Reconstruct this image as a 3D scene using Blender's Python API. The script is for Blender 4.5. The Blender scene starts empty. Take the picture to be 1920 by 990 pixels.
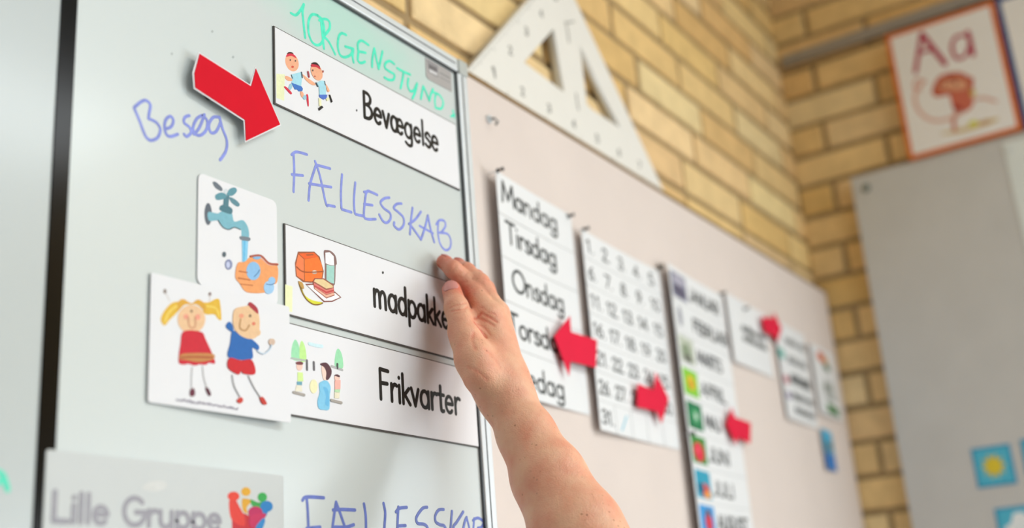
import bpy, bmesh, math, random
import numpy as np
from mathutils import Vector, Matrix
random.seed(7)
SC = bpy.context.scene
COL = SC.collection
CZ = 1.50                                   # eye height above the floor

# ------------------------------------------------------------------ camera
YAW, PITCH, ROLL, FPX = 1.00991985, 0.3195613, -0.0773808, 2195.92
ca, sa, cb, sb, cc, sc_ = (math.cos(YAW), math.sin(YAW), math.cos(PITCH), math.sin(PITCH), math.cos(ROLL), math.sin(ROLL))
FW = np.array([sa * cb, ca * cb, sb]); R0 = np.array([ca, -sa, 0.0]); U0 = np.cross(R0, FW)
RT = cc * R0 + sc_ * U0; UP = -sc_ * R0 + cc * U0
cam_d = bpy.data.cameras.new('camera'); cam = bpy.data.objects.new('camera', cam_d); COL.objects.link(cam)
cam.matrix_world = Matrix(((RT[0], UP[0], -FW[0], 0), (RT[1], UP[1], -FW[1], 0), (RT[2], UP[2], -FW[2], CZ), (0, 0, 0, 1)))
cam_d.sensor_width = 36.0; cam_d.lens = FPX / 1920 * 36.0
cam_d.clip_start = 0.05; cam_d.clip_end = 60
cam_d.dof.use_dof = True; cam_d.dof.focus_distance = 1.10; cam_d.dof.aperture_fstop = 2.5
SC.camera = cam

# ------------------------------------------------------------------ light and exposure
SC.view_settings.view_transform = 'Standard'; SC.view_settings.look = 'None'
SC.view_settings.gamma = 1.0; SC.view_settings.use_curve_mapping = False
SC.view_settings.exposure = 0.20
world = bpy.data.worlds.new('world'); SC.world = world; world.use_nodes = True
wbg = world.node_tree.nodes['Background']; wbg.inputs[0].default_value = (0.90, 0.96, 1.0, 1); wbg.inputs[1].default_value = 1.0

def area(name, loc, target, sx, sy, power, color):
    d = bpy.data.lights.new(name, 'AREA'); d.shape = 'RECTANGLE'; d.size = sx; d.size_y = sy; d.energy = power; d.color = color
    o = bpy.data.objects.new(name, d); COL.objects.link(o); o.location = loc
    o.rotation_euler = (Vector(target) - Vector(loc)).to_track_quat('-Z', 'Y').to_euler()
    return o
XR = 2.48            # right wall
YW = 0.77            # front wall
YP = 0.745           # pinboard face
YB = 0.690           # whiteboard face
ROOM_L, ROOM_B, ROOM_H = -3.2, -4.6, 3.35
# daylight coming in through the window of the right-hand wall
area('window_daylight', (XR + 0.02, -1.65, 1.48), (XR - 1, -1.65, 1.48), 2.7, 1.15, 50, (0.89, 0.965, 1.0))
# the fluorescent panels on the ceiling
for lx in (0.6, 1.85):
    for ly in (-3.4, -1.8):
        area('ceiling_lamp_light', (lx, ly, ROOM_H - 0.065), (lx, ly, 0), 1.15, 0.5, 25, (0.89, 0.96, 1.0))

# ------------------------------------------------------------------ mapping pixel <-> real planes
def ray(px, py): return RT * (px - 960) / FPX - UP * (py - 495) / FPX + FW
def fr(px, py, D):                        # (x, z) on the plane y = D
    d = ray(px, py); k = D / d[1]; return (d[0] * k, d[2] * k + CZ)
def rw(px, py, X):                        # (y, z) on the plane x = X
    d = ray(px, py); k = X / d[0]; return (d[1] * k, d[2] * k + CZ)
def f3(px, py, D):
    a, b = fr(px, py, D); return np.array([a, D, b])

# ------------------------------------------------------------------ materials
def lin(c):
    if isinstance(c, str): c = tuple(int(c[i:i + 2], 16) / 255 for i in (0, 2, 4))
    return tuple(x / 12.92 if x <= 0.04045 else ((x + 0.055) / 1.055) ** 2.4 for x in c) + (1.0,)
MATS = {}
def mat(name, hexcol, rough=0.5, metal=0.0, coat=0.0, spec=0.5, noise=0.0, nscale=30.0, bump=0.0, bscale=200.0, coat_rough=0.1):
    if name in MATS: return MATS[name]
    m = bpy.data.materials.new(name); m.use_nodes = True; nt = m.node_tree; b = nt.nodes['Principled BSDF']
    col = lin(hexcol)
    b.inputs['Base Color'].default_value = col; b.inputs['Roughness'].default_value = rough; b.inputs['Metallic'].default_value = metal
    b.inputs['Specular IOR Level'].default_value = spec
    b.inputs['Coat Weight'].default_value = coat; b.inputs['Coat Roughness'].default_value = coat_rough
    if noise or bump: tc = nt.nodes.new('ShaderNodeTexCoord')
    if noise:
        n = nt.nodes.new('ShaderNodeTexNoise'); n.inputs['Scale'].default_value = nscale; n.inputs['Detail'].default_value = 4
        nt.links.new(tc.outputs['Object'], n.inputs['Vector'])
        rmp = nt.nodes.new('ShaderNodeMapRange'); rmp.inputs['From Min'].default_value = 0.3; rmp.inputs['From Max'].default_value = 0.7
        rmp.inputs['To Min'].default_value = 1 - noise; rmp.inputs['To Max'].default_value = 1 + noise
        nt.links.new(n.outputs['Fac'], rmp.inputs['Value'])
        h = nt.nodes.new('ShaderNodeHueSaturation'); h.inputs['Color'].default_value = col
        nt.links.new(rmp.outputs[0], h.inputs['Value']); nt.links.new(h.outputs[0], b.inputs['Base Color'])
    if bump:
        n2 = nt.nodes.new('ShaderNodeTexNoise'); n2.inputs['Scale'].default_value = bscale; n2.inputs['Detail'].default_value = 3
        nt.links.new(tc.outputs['Object'], n2.inputs['Vector'])
        bp = nt.nodes.new('ShaderNodeBump'); bp.inputs['Strength'].default_value = bump; bp.inputs['Distance'].default_value = 0.002
        nt.links.new(n2.outputs['Fac'], bp.inputs['Height']); nt.links.new(bp.outputs[0], b.inputs['Normal'])
    MATS[name] = m; return m
def ink(hexcol): return mat('ink_' + hexcol, hexcol, rough=0.5, spec=0.3, noise=0.05, nscale=300)

WHITE_PAPER = mat('white_paper', 'EBEBED', 0.6, noise=0.008, nscale=20)
LAMINATE = mat('white_laminate', 'ECEBEF', 0.42, spec=0.3, noise=0.006, nscale=20)
CARD_EDGE = mat('card_edge', '4A4442', 0.5, noise=0.05)
ALU = mat('brushed_aluminium', 'DCE1E5', 0.38, metal=0.15, noise=0.03, nscale=60)
ALU_DARK = mat('grey_metal_edge', '5A5D60', 0.4, metal=0.5, noise=0.03)
PLASTIC_GREY = mat('grey_plastic', 'B9BCB8', 0.45, noise=0.02)
BLACK_GLOSS = mat('gloss_black', '030304', 0.16, spec=0.12, noise=0.1)
PIN_BLACK = mat('pin_black', '22201F', 0.35, noise=0.05)
RED_FACE = mat('red_laminate', 'DA0224', 0.5, spec=0.12, noise=0.03, nscale=40, coat_rough=0.2)
RED_PAPER = mat('red_card_paper', 'E41A40', 0.5, spec=0.15, noise=0.03, nscale=30)
PIN_FELT = mat('pinboard_felt', 'E4D6CF', 0.9, spec=0.15, noise=0.02, nscale=9, bump=0.15, bscale=900)
GREY_FELT = mat('grey_felt', 'CFCDCA', 0.9, spec=0.15, noise=0.025, nscale=12, bump=0.15, bscale=900)
BROWN_EDGE = mat('brown_edge', '8A6A3C', 0.6, noise=0.12, nscale=25)
RULER = mat('ruler_white_plastic', 'F1EEE8', 0.4, coat=0.1, noise=0.01)
RULER_INK = ink('8E8C88')
PAINT_WHITE = mat('white_paint', 'F0EFEA', 0.7, noise=0.01, nscale=4)
FLOOR_LINO = mat('grey_linoleum', '7C7C7A', 0.5, noise=0.06, nscale=8)
RAIL = mat('rail_aluminium', 'A29C96', 0.4, metal=0.4, noise=0.03)

def whiteboard_mat():
    m = bpy.data.materials.new('whiteboard_enamel'); m.use_nodes = True; nt = m.node_tree; b = nt.nodes['Principled BSDF']
    b.inputs['Roughness'].default_value = 0.35; b.inputs['Coat Weight'].default_value = 0.3; b.inputs['Coat Roughness'].default_value = 0.16
    tc = nt.nodes.new('ShaderNodeTexCoord')
    # wiped-out marker haze around the green writing: an ellipse-shaped stain lying on the enamel
    mp = nt.nodes.new('ShaderNodeMapping'); mp.vector_type = 'TEXTURE'
    c = fr(650, 55, YB)
    mp.inputs['Location'].default_value = (c[0], YB, c[1]); mp.inputs['Rotation'].default_value = (0, math.radians(2), 0)
    mp.inputs['Scale'].default_value = (0.17, 1, 0.055)
    gr = nt.nodes.new('ShaderNodeTexGradient'); gr.gradient_type = 'SPHERICAL'
    nt.links.new(tc.outputs['Object'], mp.inputs['Vector']); nt.links.new(mp.outputs[0], gr.inputs[0])
    n = nt.nodes.new('ShaderNodeTexNoise'); n.inputs['Scale'].default_value = 14; n.inputs['Detail'].default_value = 3
    nt.links.new(tc.outputs['Object'], n.inputs['Vector'])
    mu = nt.nodes.new('ShaderNodeMath'); mu.operation = 'MULTIPLY'; nt.links.new(gr.outputs['Fac'], mu.inputs[0]); nt.links.new(n.outputs['Fac'], mu.inputs[1])
    mr = nt.nodes.new('ShaderNodeMapRange'); mr.inputs['From Max'].default_value = 0.35; mr.inputs['To Max'].default_value = 0.5; nt.links.new(mu.outputs[0], mr.inputs['Value'])
    mx = nt.nodes.new('ShaderNodeMix'); mx.data_type = 'RGBA'; mx.inputs['A'].default_value = lin('D0D7D7'); mx.inputs['B'].default_value = lin('A3E6D2')
    nt.links.new(mr.outputs[0], mx.inputs['Factor']); nt.links.new(mx.outputs['Result'], b.inputs['Base Color'])
    return m
BOARD = whiteboard_mat()
BOARD_B = mat('whiteboard_enamel_plain', 'BCC3C4', 0.35, coat=0.3, coat_rough=0.16, noise=0.01, nscale=6)

def brick_mat():
    m = bpy.data.materials.new('yellow_brick'); m.use_nodes = True; nt = m.node_tree; b = nt.nodes['Principled BSDF']
    b.inputs['Roughness'].default_value = 0.85; b.inputs['Specular IOR Level'].default_value = 0.2
    at = nt.nodes.new('ShaderNodeAttribute'); at.attribute_name = 'tone'
    tc = nt.nodes.new('ShaderNodeTexCoord')
    n = nt.nodes.new('ShaderNodeTexNoise'); n.inputs['Scale'].default_value = 28; n.inputs['Detail'].default_value = 6
    nt.links.new(tc.outputs['Object'], n.inputs['Vector'])
    mr = nt.nodes.new('ShaderNodeMapRange'); mr.inputs['From Min'].default_value = .3; mr.inputs['From Max'].default_value = .7; mr.inputs['To Min'].default_value = .90; mr.inputs['To Max'].default_value = 1.09
    nt.links.new(n.outputs['Fac'], mr.inputs['Value'])
    h = nt.nodes.new('ShaderNodeHueSaturation'); nt.links.new(at.outputs['Color'], h.inputs['Color']); nt.links.new(mr.outputs[0], h.inputs['Value'])
    nt.links.new(h.outputs[0], b.inputs['Base Color'])
    bp = nt.nodes.new('ShaderNodeBump'); bp.inputs['Strength'].default_value = .5; bp.inputs['Distance'].default_value = .004
    n2 = nt.nodes.new('ShaderNodeTexNoise'); n2.inputs['Scale'].default_value = 140; n2.inputs['Detail'].default_value = 5
    nt.links.new(tc.outputs['Object'], n2.inputs['Vector']); nt.links.new(n2.outputs['Fac'], bp.inputs['Height']); nt.links.new(bp.outputs[0], b.inputs['Normal'])
    return m
BRICK = brick_mat()

# ------------------------------------------------------------------ object helpers
def link(name, bm, mats, parent=None, smooth=False):
    me = bpy.data.meshes.new(name)
    bmesh.ops.recalc_face_normals(bm, faces=bm.faces)
    bm.to_mesh(me); bm.free()
    for m in (mats if isinstance(mats, (list, tuple)) else [mats]): me.materials.append(m)
    if smooth:
        for p in me.polygons: p.use_smooth = True
    o = bpy.data.objects.new(name, me); COL.objects.link(o)
    if parent:
        o.parent = parent; o.matrix_parent_inverse = Matrix.Translation(parent.location).inverted()
    return o
def tag(o, label, cat, group=None):
    o['label'] = label; o['category'] = cat
    if group: o['group'] = group
    return o
def thing(name, loc, label, cat, group=None):
    o = bpy.data.objects.new(name, None); COL.objects.link(o); o.location = loc; o.empty_display_size = 0.02
    return tag(o, label, cat, group)
def struct(o): o['kind'] = 'structure'; return o
def box(bm, x0, x1, y0, y1, z0, z1, bev=0.0, mi=0):
    v = [bm.verts.new(p) for p in ((x0, y0, z0), (x1, y0, z0), (x1, y1, z0), (x0, y1, z0), (x0, y0, z1), (x1, y0, z1), (x1, y1, z1), (x0, y1, z1))]
    fs = [bm.faces.new([v[i] for i in q]) for q in ((0, 3, 2, 1), (4, 5, 6, 7), (0, 1, 5, 4), (1, 2, 6, 5), (2, 3, 7, 6), (3, 0, 4, 7))]
    for f in fs: f.material_index = mi
    if bev:
        es = list({e for f in fs for e in f.edges})
        r = bmesh.ops.bevel(bm, geom=es, offset=bev, segments=2, affect='EDGES', profile=0.5)
        for f in r['faces']: f.material_index = mi
    return fs

class Front:                                # coordinates (x, z), off = distance in front of the plane
    def __init__(s, D, tilt=None): s.D = D; s.tilt = tilt
    def px(s, p): return fr(p[0], p[1], s.D)
    def at(s, a, b, off):
        if s.tilt: off = off + s.tilt(a, b)
        return (a, s.D - off, b)
class Right:                                # coordinates (y, z) on the right-hand wall
    def __init__(s, X): s.X = X; s.tilt = None
    def px(s, p): return rw(p[0], p[1], s.X)
    def at(s, a, b, off): return (s.X - off, a, b)

def catmull(pts, n=5, closed=False):
    P = [np.array(p, float) for p in pts]
    if len(P) < 3: return P
    out = []; N = len(P)
    rng = range(N if closed else N - 1)
    for i in rng:
        if closed: p0, p1, p2, p3 = P[i - 1], P[i], P[(i + 1) % N], P[(i + 2) % N]
        else: p0, p1, p2, p3 = P[max(i - 1, 0)], P[i], P[i + 1], P[min(i + 2, N - 1)]
        for k in range(n):
            t = k / n
            out.append(.5 * (2 * p1 + (p2 - p0) * t + (2 * p0 - 5 * p1 + 4 * p2 - p3) * t * t + (3 * p1 - p0 - 3 * p2 + p3) * t ** 3))
    if not closed: out.append(P[-1])
    return out
def prism(bm, pl, poly, o0, o1, mi=0):
    """flat outline (plane coords) given a thickness from o0 to o1 in front of the plane"""
    a = [bm.verts.new(pl.at(p[0], p[1], o0)) for p in poly]; b = [bm.verts.new(pl.at(p[0], p[1], o1)) for p in poly]
    f = [bm.faces.new(a), bm.faces.new(b)]
    n = len(poly)
    for i in range(n): f.append(bm.faces.new((a[i], a[(i + 1) % n], b[(i + 1) % n], b[i])))
    for x in f: x.material_index = mi
NST = [0]
def ribbon(bm, pl, path, w, o0, o1, mi=0, smooth=True):
    """a pen stroke of width w with round ends; later strokes lie a hair over earlier ones where they cross"""
    NST[0] += 1; o1 = o1 + (NST[0] % 23) * 1.4e-5
    p = catmull(path, 5) if (smooth and len(path) > 2) else [np.array(q, float) for q in path]
    q = [p[0]]
    for x in p[1:]:
        if np.linalg.norm(x - q[-1]) > 1e-6: q.append(x)
    p = q
    if len(p) < 2: p = [p[0], p[0] + np.array([w * .05, 0])]
    n = len(p); L = []; Rr = []
    for i in range(n):
        d = p[min(i + 1, n - 1)] - p[max(i - 1, 0)]; d = d / (np.linalg.norm(d) + 1e-12); nn = np.array([-d[1], d[0]])
        L.append(p[i] + nn * w / 2); Rr.append(p[i] - nn * w / 2)
    d0 = p[0] - p[1]; d0 = d0 / np.linalg.norm(d0); d1 = p[-1] - p[-2]; d1 = d1 / np.linalg.norm(d1)
    def cap(c, d):
        nn = np.array([-d[1], d[0]])
        return [c + w / 2 * (nn * math.cos(t) + d * math.sin(t)) for t in (math.pi * .25, math.pi * .5, math.pi * .75)]
    for i in range(n - 1):
        prism(bm, pl, [L[i], L[i + 1], Rr[i + 1], Rr[i]], o0, o1 + 2e-5 * i / n, mi)
    c1 = cap(p[-1], d1); prism(bm, pl, [L[-1]] + c1 + [Rr[-1]], o0, o1, mi)
    c0 = cap(p[0], d0); prism(bm, pl, [Rr[0]] + c0 + [L[0]], o0, o1, mi)
def Z(s, ox, oy): return lambda p: (ox + p[0] / s, oy + p[1] / s)      # reading of an enlarged view -> frame
def el(cx, cy, rx, ry, rot=0, n=20):
    c, s = math.cos(math.radians(rot)), math.sin(math.radians(rot)); o = []
    for i in range(n):
        t = 2 * math.pi * i / n; x, y = rx * math.cos(t), ry * math.sin(t); o.append((cx + c * x - s * y, cy + s * x + c * y))
    return o
def drawing(name, parent, pl, zf, items, base, label=None):
    """printed illustration: coloured shapes, each laid a hair over the one before"""
    bm = bmesh.new(); mats = []; off = base
    for it in items:
        m = ink(it[1])
        if m not in mats: mats.append(m)
        mi = mats.index(m)
        off += 2.5e-5
        if it[0] == 'p': prism(bm, pl, [pl.px(zf(q)) for q in it[2]], base - 5e-5, off, mi)
        elif it[0] == 's': prism(bm, pl, [pl.px(zf(q)) for q in catmull(it[2], 4, True)], base - 5e-5, off, mi)
        elif it[0] == 'l': ribbon(bm, pl, [pl.px(zf(q)) for q in it[2]], it[3], base - 5e-5, off, mi)
    o = link(name, bm, mats, parent)
    if label: o['label'] = label
    return o
def handwriting(name, parent, pl, zf, strokes, w, color, label, base=0.0):
    bm = bmesh.new()
    for s in strokes: ribbon(bm, pl, [pl.px(zf(q)) for q in s], w, base - 1e-4, base + 1.2e-4)
    o = link(name, bm, color, parent); o['label'] = label
    return o

# ------------------------------------------------------------------ a schoolroom print alphabet made of pen strokes
def arc(cx, cy, rx, ry, a0, a1, n=12):
    return [(cx + rx * math.cos(math.radians(a0 + (a1 - a0) * i / n)), cy + ry * math.sin(math.radians(a0 + (a1 - a0) * i / n))) for i in range(n + 1)]
XH = .58; H2 = XH / 2
G = {
 'a': (.56, [arc(.24, H2, .2, H2, 40, 400, 16), [(.44, XH), (.44, .0)]]),
 'b': (.54, [[(.06, 1), (.06, 0)], arc(.25, H2, .2, H2, -180, 180, 16)]),
 'd': (.56, [arc(.24, H2, .2, H2, 0, 360, 16), [(.44, 1), (.44, 0)]]),
 'e': (.52, [[(.06, H2 + .02), (.42, H2 + .02)], arc(.24, H2, .19, H2, 5, 315, 16)]),
 'g': (.56, [arc(.24, H2, .2, H2, 0, 360, 16), [(.44, XH), (.44, -.12), (.38, -.27), (.22, -.3), (.06, -.22)]]),
 'i': (.20, [[(.08, XH), (.08, 0)], [(.08, .84), (.08, .85)]]),
 'k': (.46, [[(.06, 1), (.06, 0)], [(.36, XH - .04), (.08, .25)], [(.14, .31), (.40, 0)]]),
 'l': (.20, [[(.08, 1), (.08, 0)]]),
 'm': (.80, [[(.06, XH), (.06, 0)], [(.06, .36), (.12, .52), (.22, XH), (.31, .52), (.34, .36), (.35, 0)], [(.35, .36), (.42, .52), (.52, XH), (.61, .52), (.65, .36), (.66, 0)]]),
 'n': (.54, [[(.06, XH), (.06, 0)], [(.06, .34), (.13, .52), (.25, XH), (.36, .52), (.40, .36), (.41, 0)]]),
 'o': (.54, [arc(.25, H2, .21, H2, 90, 450, 16)]),
 'p': (.54, [[(.06, XH), (.06, -.32)], arc(.25, H2, .2, H2, -180, 180, 16)]),
 'r': (.36, [[(.06, XH), (.06, 0)], [(.06, .34), (.12, .50), (.22, XH), (.32, XH - .03)]]),
 's': (.42, [[(.34, .48), (.22, XH), (.08, .50), (.08, .38), (.22, .30), (.35, .20), (.33, .06), (.2, 0), (.04, .08)]]),
 't': (.40, [[(.18, .88), (.18, .12), (.24, .0), (.32, .02)], [(.0, XH), (.36, XH)]]),
 'u': (.54, [[(.06, XH), (.07, .2), (.14, .03), (.25, 0), (.37, .08), (.42, .22)], [(.42, XH), (.42, 0)]]),
 'v': (.46, [[(.02, XH), (.2, 0)], [(.2, 0), (.38, XH)]]),
 'ae': (.84, [arc(.22, H2, .18, H2, 20, 380, 16), [(.40, XH - .03), (.40, .04)], [(.42, H2 + .02), (.74, H2 + .02)], arc(.58, H2, .17, H2, 5, 315, 14)]),
 'A': (.74, [[(.02, 0), (.34, 1)], [(.34, 1), (.66, 0)], [(.13, .34), (.55, .34)]]),
 'B': (.60, [[(.07, 1), (.07, 0)], [(.07, 1), (.3, .98), (.43, .84), (.38, .64), (.2, .54), (.07, .53)], [(.07, .53), (.3, .52), (.48, .38), (.48, .18), (.32, .03), (.07, 0)]]),
 'D': (.68, [[(.07, 1), (.07, 0)], [(.07, 1), (.32, .95), (.54, .72), (.56, .4), (.42, .1), (.07, 0)]]),
 'E': (.56, [[(.07, 1), (.07, 0)], [(.07, 1), (.46, 1)], [(.07, .52), (.42, .52)], [(.07, 0), (.48, 0)]]),
 'F': (.54, [[(.07, 1), (.07, 0)], [(.07, 1), (.46, .98)], [(.07, .54), (.40, .55)]]),
 'G': (.76, [arc(.38, .5, .32, .5, 45, 360, 18), [(.70, .48), (.42, .48)]]),
 'I': (.22, [[(.1, 1), (.1, 0)]]),
 'J': (.48, [[(.34, 1), (.34, .22), (.26, .03), (.12, 0), (.02, .12)]]),
 'L': (.52, [[(.07, 1), (.07, 0)], [(.07, 0), (.46, 0)]]),
 'M': (.86, [[(.06, 0), (.14, 1)], [(.14, 1), (.42, .2)], [(.42, .2), (.70, 1)], [(.70, 1), (.78, 0)]]),
 'N': (.72, [[(.07, 0), (.07, 1)], [(.07, 1), (.6, 0)], [(.6, 0), (.6, 1)]]),
 'O': (.92, [arc(.44, .5, .4, .5, 90, 450, 22)]),
 'P': (.58, [[(.07, 1), (.07, 0)], [(.07, 1), (.34, .98), (.5, .8), (.46, .58), (.3, .48), (.07, .47)]]),
 'R': (.62, [[(.07, 1), (.07, 0)], [(.07, 1), (.34, .98), (.5, .8), (.46, .58), (.3, .48), (.07, .47)], [(.24, .47), (.54, 0)]]),
 'S': (.58, [[(.48, .86), (.32, 1), (.1, .9), (.08, .68), (.26, .54), (.46, .4), (.48, .16), (.28, 0), (.04, .14)]]),
 'T': (.60, [[(.28, 1), (.28, 0)], [(.0, 1), (.56, 1)]]),
 'U': (.70, [[(.07, 1), (.07, .3), (.16, .06), (.33, 0), (.5, .06), (.59, .3), (.59, 1)]]),
 '0': (.60, [arc(.27, .5, .22, .5, 90, 450, 18)]),
 '1': (.40, [[(.06, .8), (.22, 1)], [(.22, 1), (.22, 0)]]),
 '2': (.58, [[(.06, .78), (.14, .96), (.3, 1), (.45, .88), (.44, .68), (.3, .42), (.04, 0)], [(.04, 0), (.5, 0)]]),
 '3': (.56, [[(.06, .86), (.2, 1), (.38, .96), (.44, .78), (.36, .58), (.2, .53)], [(.2, .53), (.4, .46), (.47, .26), (.38, .05), (.2, 0), (.03, .12)]]),
 '4': (.60, [[(.38, 0), (.38, 1)], [(.38, 1), (.02, .3)], [(.02, .3), (.52, .3)]]),
 '5': (.56, [[(.44, 1), (.12, 1)], [(.12, 1), (.08, .56)], [(.08, .56), (.26, .64), (.44, .52), (.48, .3), (.38, .06), (.2, 0), (.03, .1)]]),
 '6': (.58, [[(.4, 1), (.2, .78), (.08, .5), (.07, .3)], arc(.27, .3, .2, .3, 180, 540, 16)]),
 '7': (.54, [[(.02, 1), (.48, 1)], [(.48, 1), (.16, 0)]]),
 '8': (.58, [arc(.27, .76, .17, .24, 90, 450, 14), arc(.27, .27, .22, .27, 90, 450, 16)]),
 '9': (.58, [arc(.27, .7, .2, .3, 0, 360, 16), [(.47, .7), (.46, .5), (.34, .22), (.14, 0)]]),
 '.': (.22, [[(.08, .01), (.09, .01)]]),
 ' ': (.34, []),
}
def word(bm, pl, text, a0, a1, z, cap, w, o0, o1, mi=0, sign=1, slope=0.0):
    """lay the word between a0 and a1 (sign=-1: the plane's first coordinate decreases to the reader's right)"""
    ch = []; i = 0
    while i < len(text):
        if text[i] == 'æ': ch.append('ae')
        else: ch.append(text[i])
        i += 1
    tot = sum(G[c][0] for c in ch) - .12
    sx = abs(a1 - a0) / tot; x = 0
    for c in ch:
        for st in G[c][1]:
            pts = [(a0 + sign * (x + p[0]) * sx, z + p[1] * cap + slope * (x + p[0]) * sx) for p in st]
            ribbon(bm, pl, pts, w, o0, o1, mi, smooth=len(pts) > 2 and len(pts) < 12)
        x += G[c][0]

# ------------------------------------------------------------------ room shell
def tone(c, v=0.0):
    r = lin(c); k = 1 + random.uniform(-v, v); return (r[0] * k, r[1] * k * random.uniform(.97, 1.03), r[2] * k * random.uniform(.93, 1.06), 1)
PITCH_Z, BL, JT = 0.0735, 0.266, 0.0125
def brick_wall(name, a_lo, a_hi, zbase, offs, place, hole=None, salt=0):
    """mortar slab with every brick standing 4 mm proud of it; place(a, depth, z)"""
    bm = bmesh.new(); cl = bm.loops.layers.float_color.new('tone')
    def cube(a0, a1, d0, d1, z0, z1, col, bev):
        v = [bm.verts.new(place(*q)) for q in ((a0, d0, z0), (a1, d0, z0), (a1, d1, z0), (a0, d1, z0), (a0 + bev, d0, z1) if 0 else (a0, d0, z1), (a1, d0, z1), (a1, d1, z1), (a0, d1, z1))]
        for q in ((0, 3, 2, 1), (4, 5, 6, 7), (0, 1, 5, 4), (1, 2, 6, 5), (2, 3, 7, 6), (3, 0, 4, 7)):
            f = bm.faces.new([v[i] for i in q])
            for l in f.loops: l[cl] = col
    def brick(a0, a1, z0, z1):
        e = .0035; d = .0045 + random.uniform(-.001, .001); col = tone(random.choice(['F0CE95', 'F2D29C', 'E9C488', 'F4D8A5', 'E6BE80', 'EFCC92']), .05)
        jz = random.uniform(-.0012, .0012); z0 += jz; z1 += jz
        bk = [bm.verts.new(place(a, 0.0, z)) for a, z in ((a0, z0), (a1, z0), (a1, z1), (a0, z1))]
        md = [bm.verts.new(place(a, d * .55, z)) for a, z in ((a0, z0), (a1, z0), (a1, z1), (a0, z1))]
        ft = [bm.verts.new(place(a, d, z)) for a, z in ((a0 + e, z0 + e), (a1 - e, z0 + e), (a1 - e, z1 - e), (a0 + e, z1 - e))]
        fs = [bm.faces.new(ft)]
        for i in range(4):
            j = (i + 1) % 4
            fs.append(bm.faces.new((bk[i], bk[j], md[j], md[i]))); fs.append(bm.faces.new((md[i], md[j], ft[j], ft[i])))
        for f in fs:
            for l in f.loops: l[cl] = col
    mort = lin('A88E68')
    if hole is None: cube(a_lo, a_hi, -.11, .0, 0, ROOM_H, mort, 0)
    else:
        h0, h1, g0, g1 = hole
        cube(a_lo, h0, -.11, 0, 0, ROOM_H, mort, 0); cube(h1, a_hi, -.11, 0, 0, ROOM_H, mort, 0)
        cube(h0, h1, -.11, 0, 0, g0, mort, 0); cube(h0, h1, -.11, 0, g1, ROOM_H, mort, 0)
    k0 = int(math.floor(-zbase / PITCH_Z)) + 1; k = k0
    while True:
        z0 = zbase + k * PITCH_Z + JT / 2; z1 = z0 + PITCH_Z - JT
        if z1 > ROOM_H: break
        a = offs(k)
        a += BL * math.floor((a_lo - a) / BL)
        while a < a_hi:
            b0, b1 = max(a + JT / 2, a_lo), min(a + BL - JT / 2, a_hi); a += BL
            if b1 - b0 < .02: continue
            if hole is not None and z1 > hole[2] and z0 < hole[3]:
                if b0 < hole[0] < b1: b1 = hole[0]
                elif b0 < hole[1] < b1: b0 = hole[1]
                elif hole[0] <= b0 and b1 <= hole[1]: continue
                if b1 - b0 < .02: continue
            brick(b0, b1, z0, z1)
        k += 1
    return struct(link(name, bm, BRICK))
FO = {0: 1.607, 1: 1.545, -1: 1.686, -2: 1.631, -3: 1.565, 2: 1.625, 3: 1.50, 4: 1.63, 5: 1.55, 6: 1.66}
rr = random.Random(3); FR_ = {k: rr.uniform(0, .266) for k in range(-60, 60)}
brick_wall('wall_front', ROOM_L, XR + .02, CZ + 1.013 - PITCH_Z / 2, lambda k: FO.get(k, FR_[k]), lambda a, d, z: (a, YW - d + .0045, z))
WIN = (-3.02, -0.28, 0.88, 2.08)
brick_wall('wall_right', ROOM_B, YW, CZ + 0.955, lambda k: (.69 if k % 2 == 1 else .557), lambda a, d, z: (XR + .0045 - d, a, z), hole=WIN)
bm = bmesh.new(); box(bm, ROOM_L - .1, XR + .12, ROOM_B - .1, YW + .12, -.1, 0); struct(link('floor', bm, FLOOR_LINO))
bm = bmesh.new(); box(bm, ROOM_L - .1, XR + .12, ROOM_B - .1, YW + .12, ROOM_H, ROOM_H + .1); struct(link('ceiling', bm, PAINT_WHITE))
bm = bmesh.new(); box(bm, ROOM_L - .1, ROOM_L, ROOM_B - .1, YW + .12, 0, ROOM_H); struct(link('wall_left', bm, mat('grey_wall_paint', '8F918C', .8, noise=.02)))
bm = bmesh.new(); box(bm, ROOM_L, XR + .12, ROOM_B - .1, ROOM_B, 0, ROOM_H); struct(link('wall_back', bm, PAINT_WHITE))
bm = bmesh.new()
y0, y1, z0, z1 = WIN
for q in ((y0, y0 + .06, z0, z1), (y1 - .06, y1, z0, z1), (y0 + .06, y1 - .06, z0, z0 + .06), (y0 + .06, y1 - .06, z1 - .06, z1), ((y0 + y1) / 2 - .03, (y0 + y1) / 2 + .03, z0 + .06, z1 - .06)):
    box(bm, XR + .03, XR + .08, q[0], q[1], q[2], q[3], .004)
struct(link('window_1', bm, PAINT_WHITE))
for lx in (0.6, 1.85):
    for ly in (-3.4, -1.8):
        bm = bmesh.new(); box(bm, lx - .62, lx + .62, ly - .3, ly + .3, ROOM_H - .06, ROOM_H, .008); o = link('ceiling_light', bm, PAINT_WHITE)
        tag(o, 'flat white fluorescent light panel on the classroom ceiling', 'ceiling light', 'ceiling light panels')

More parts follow.
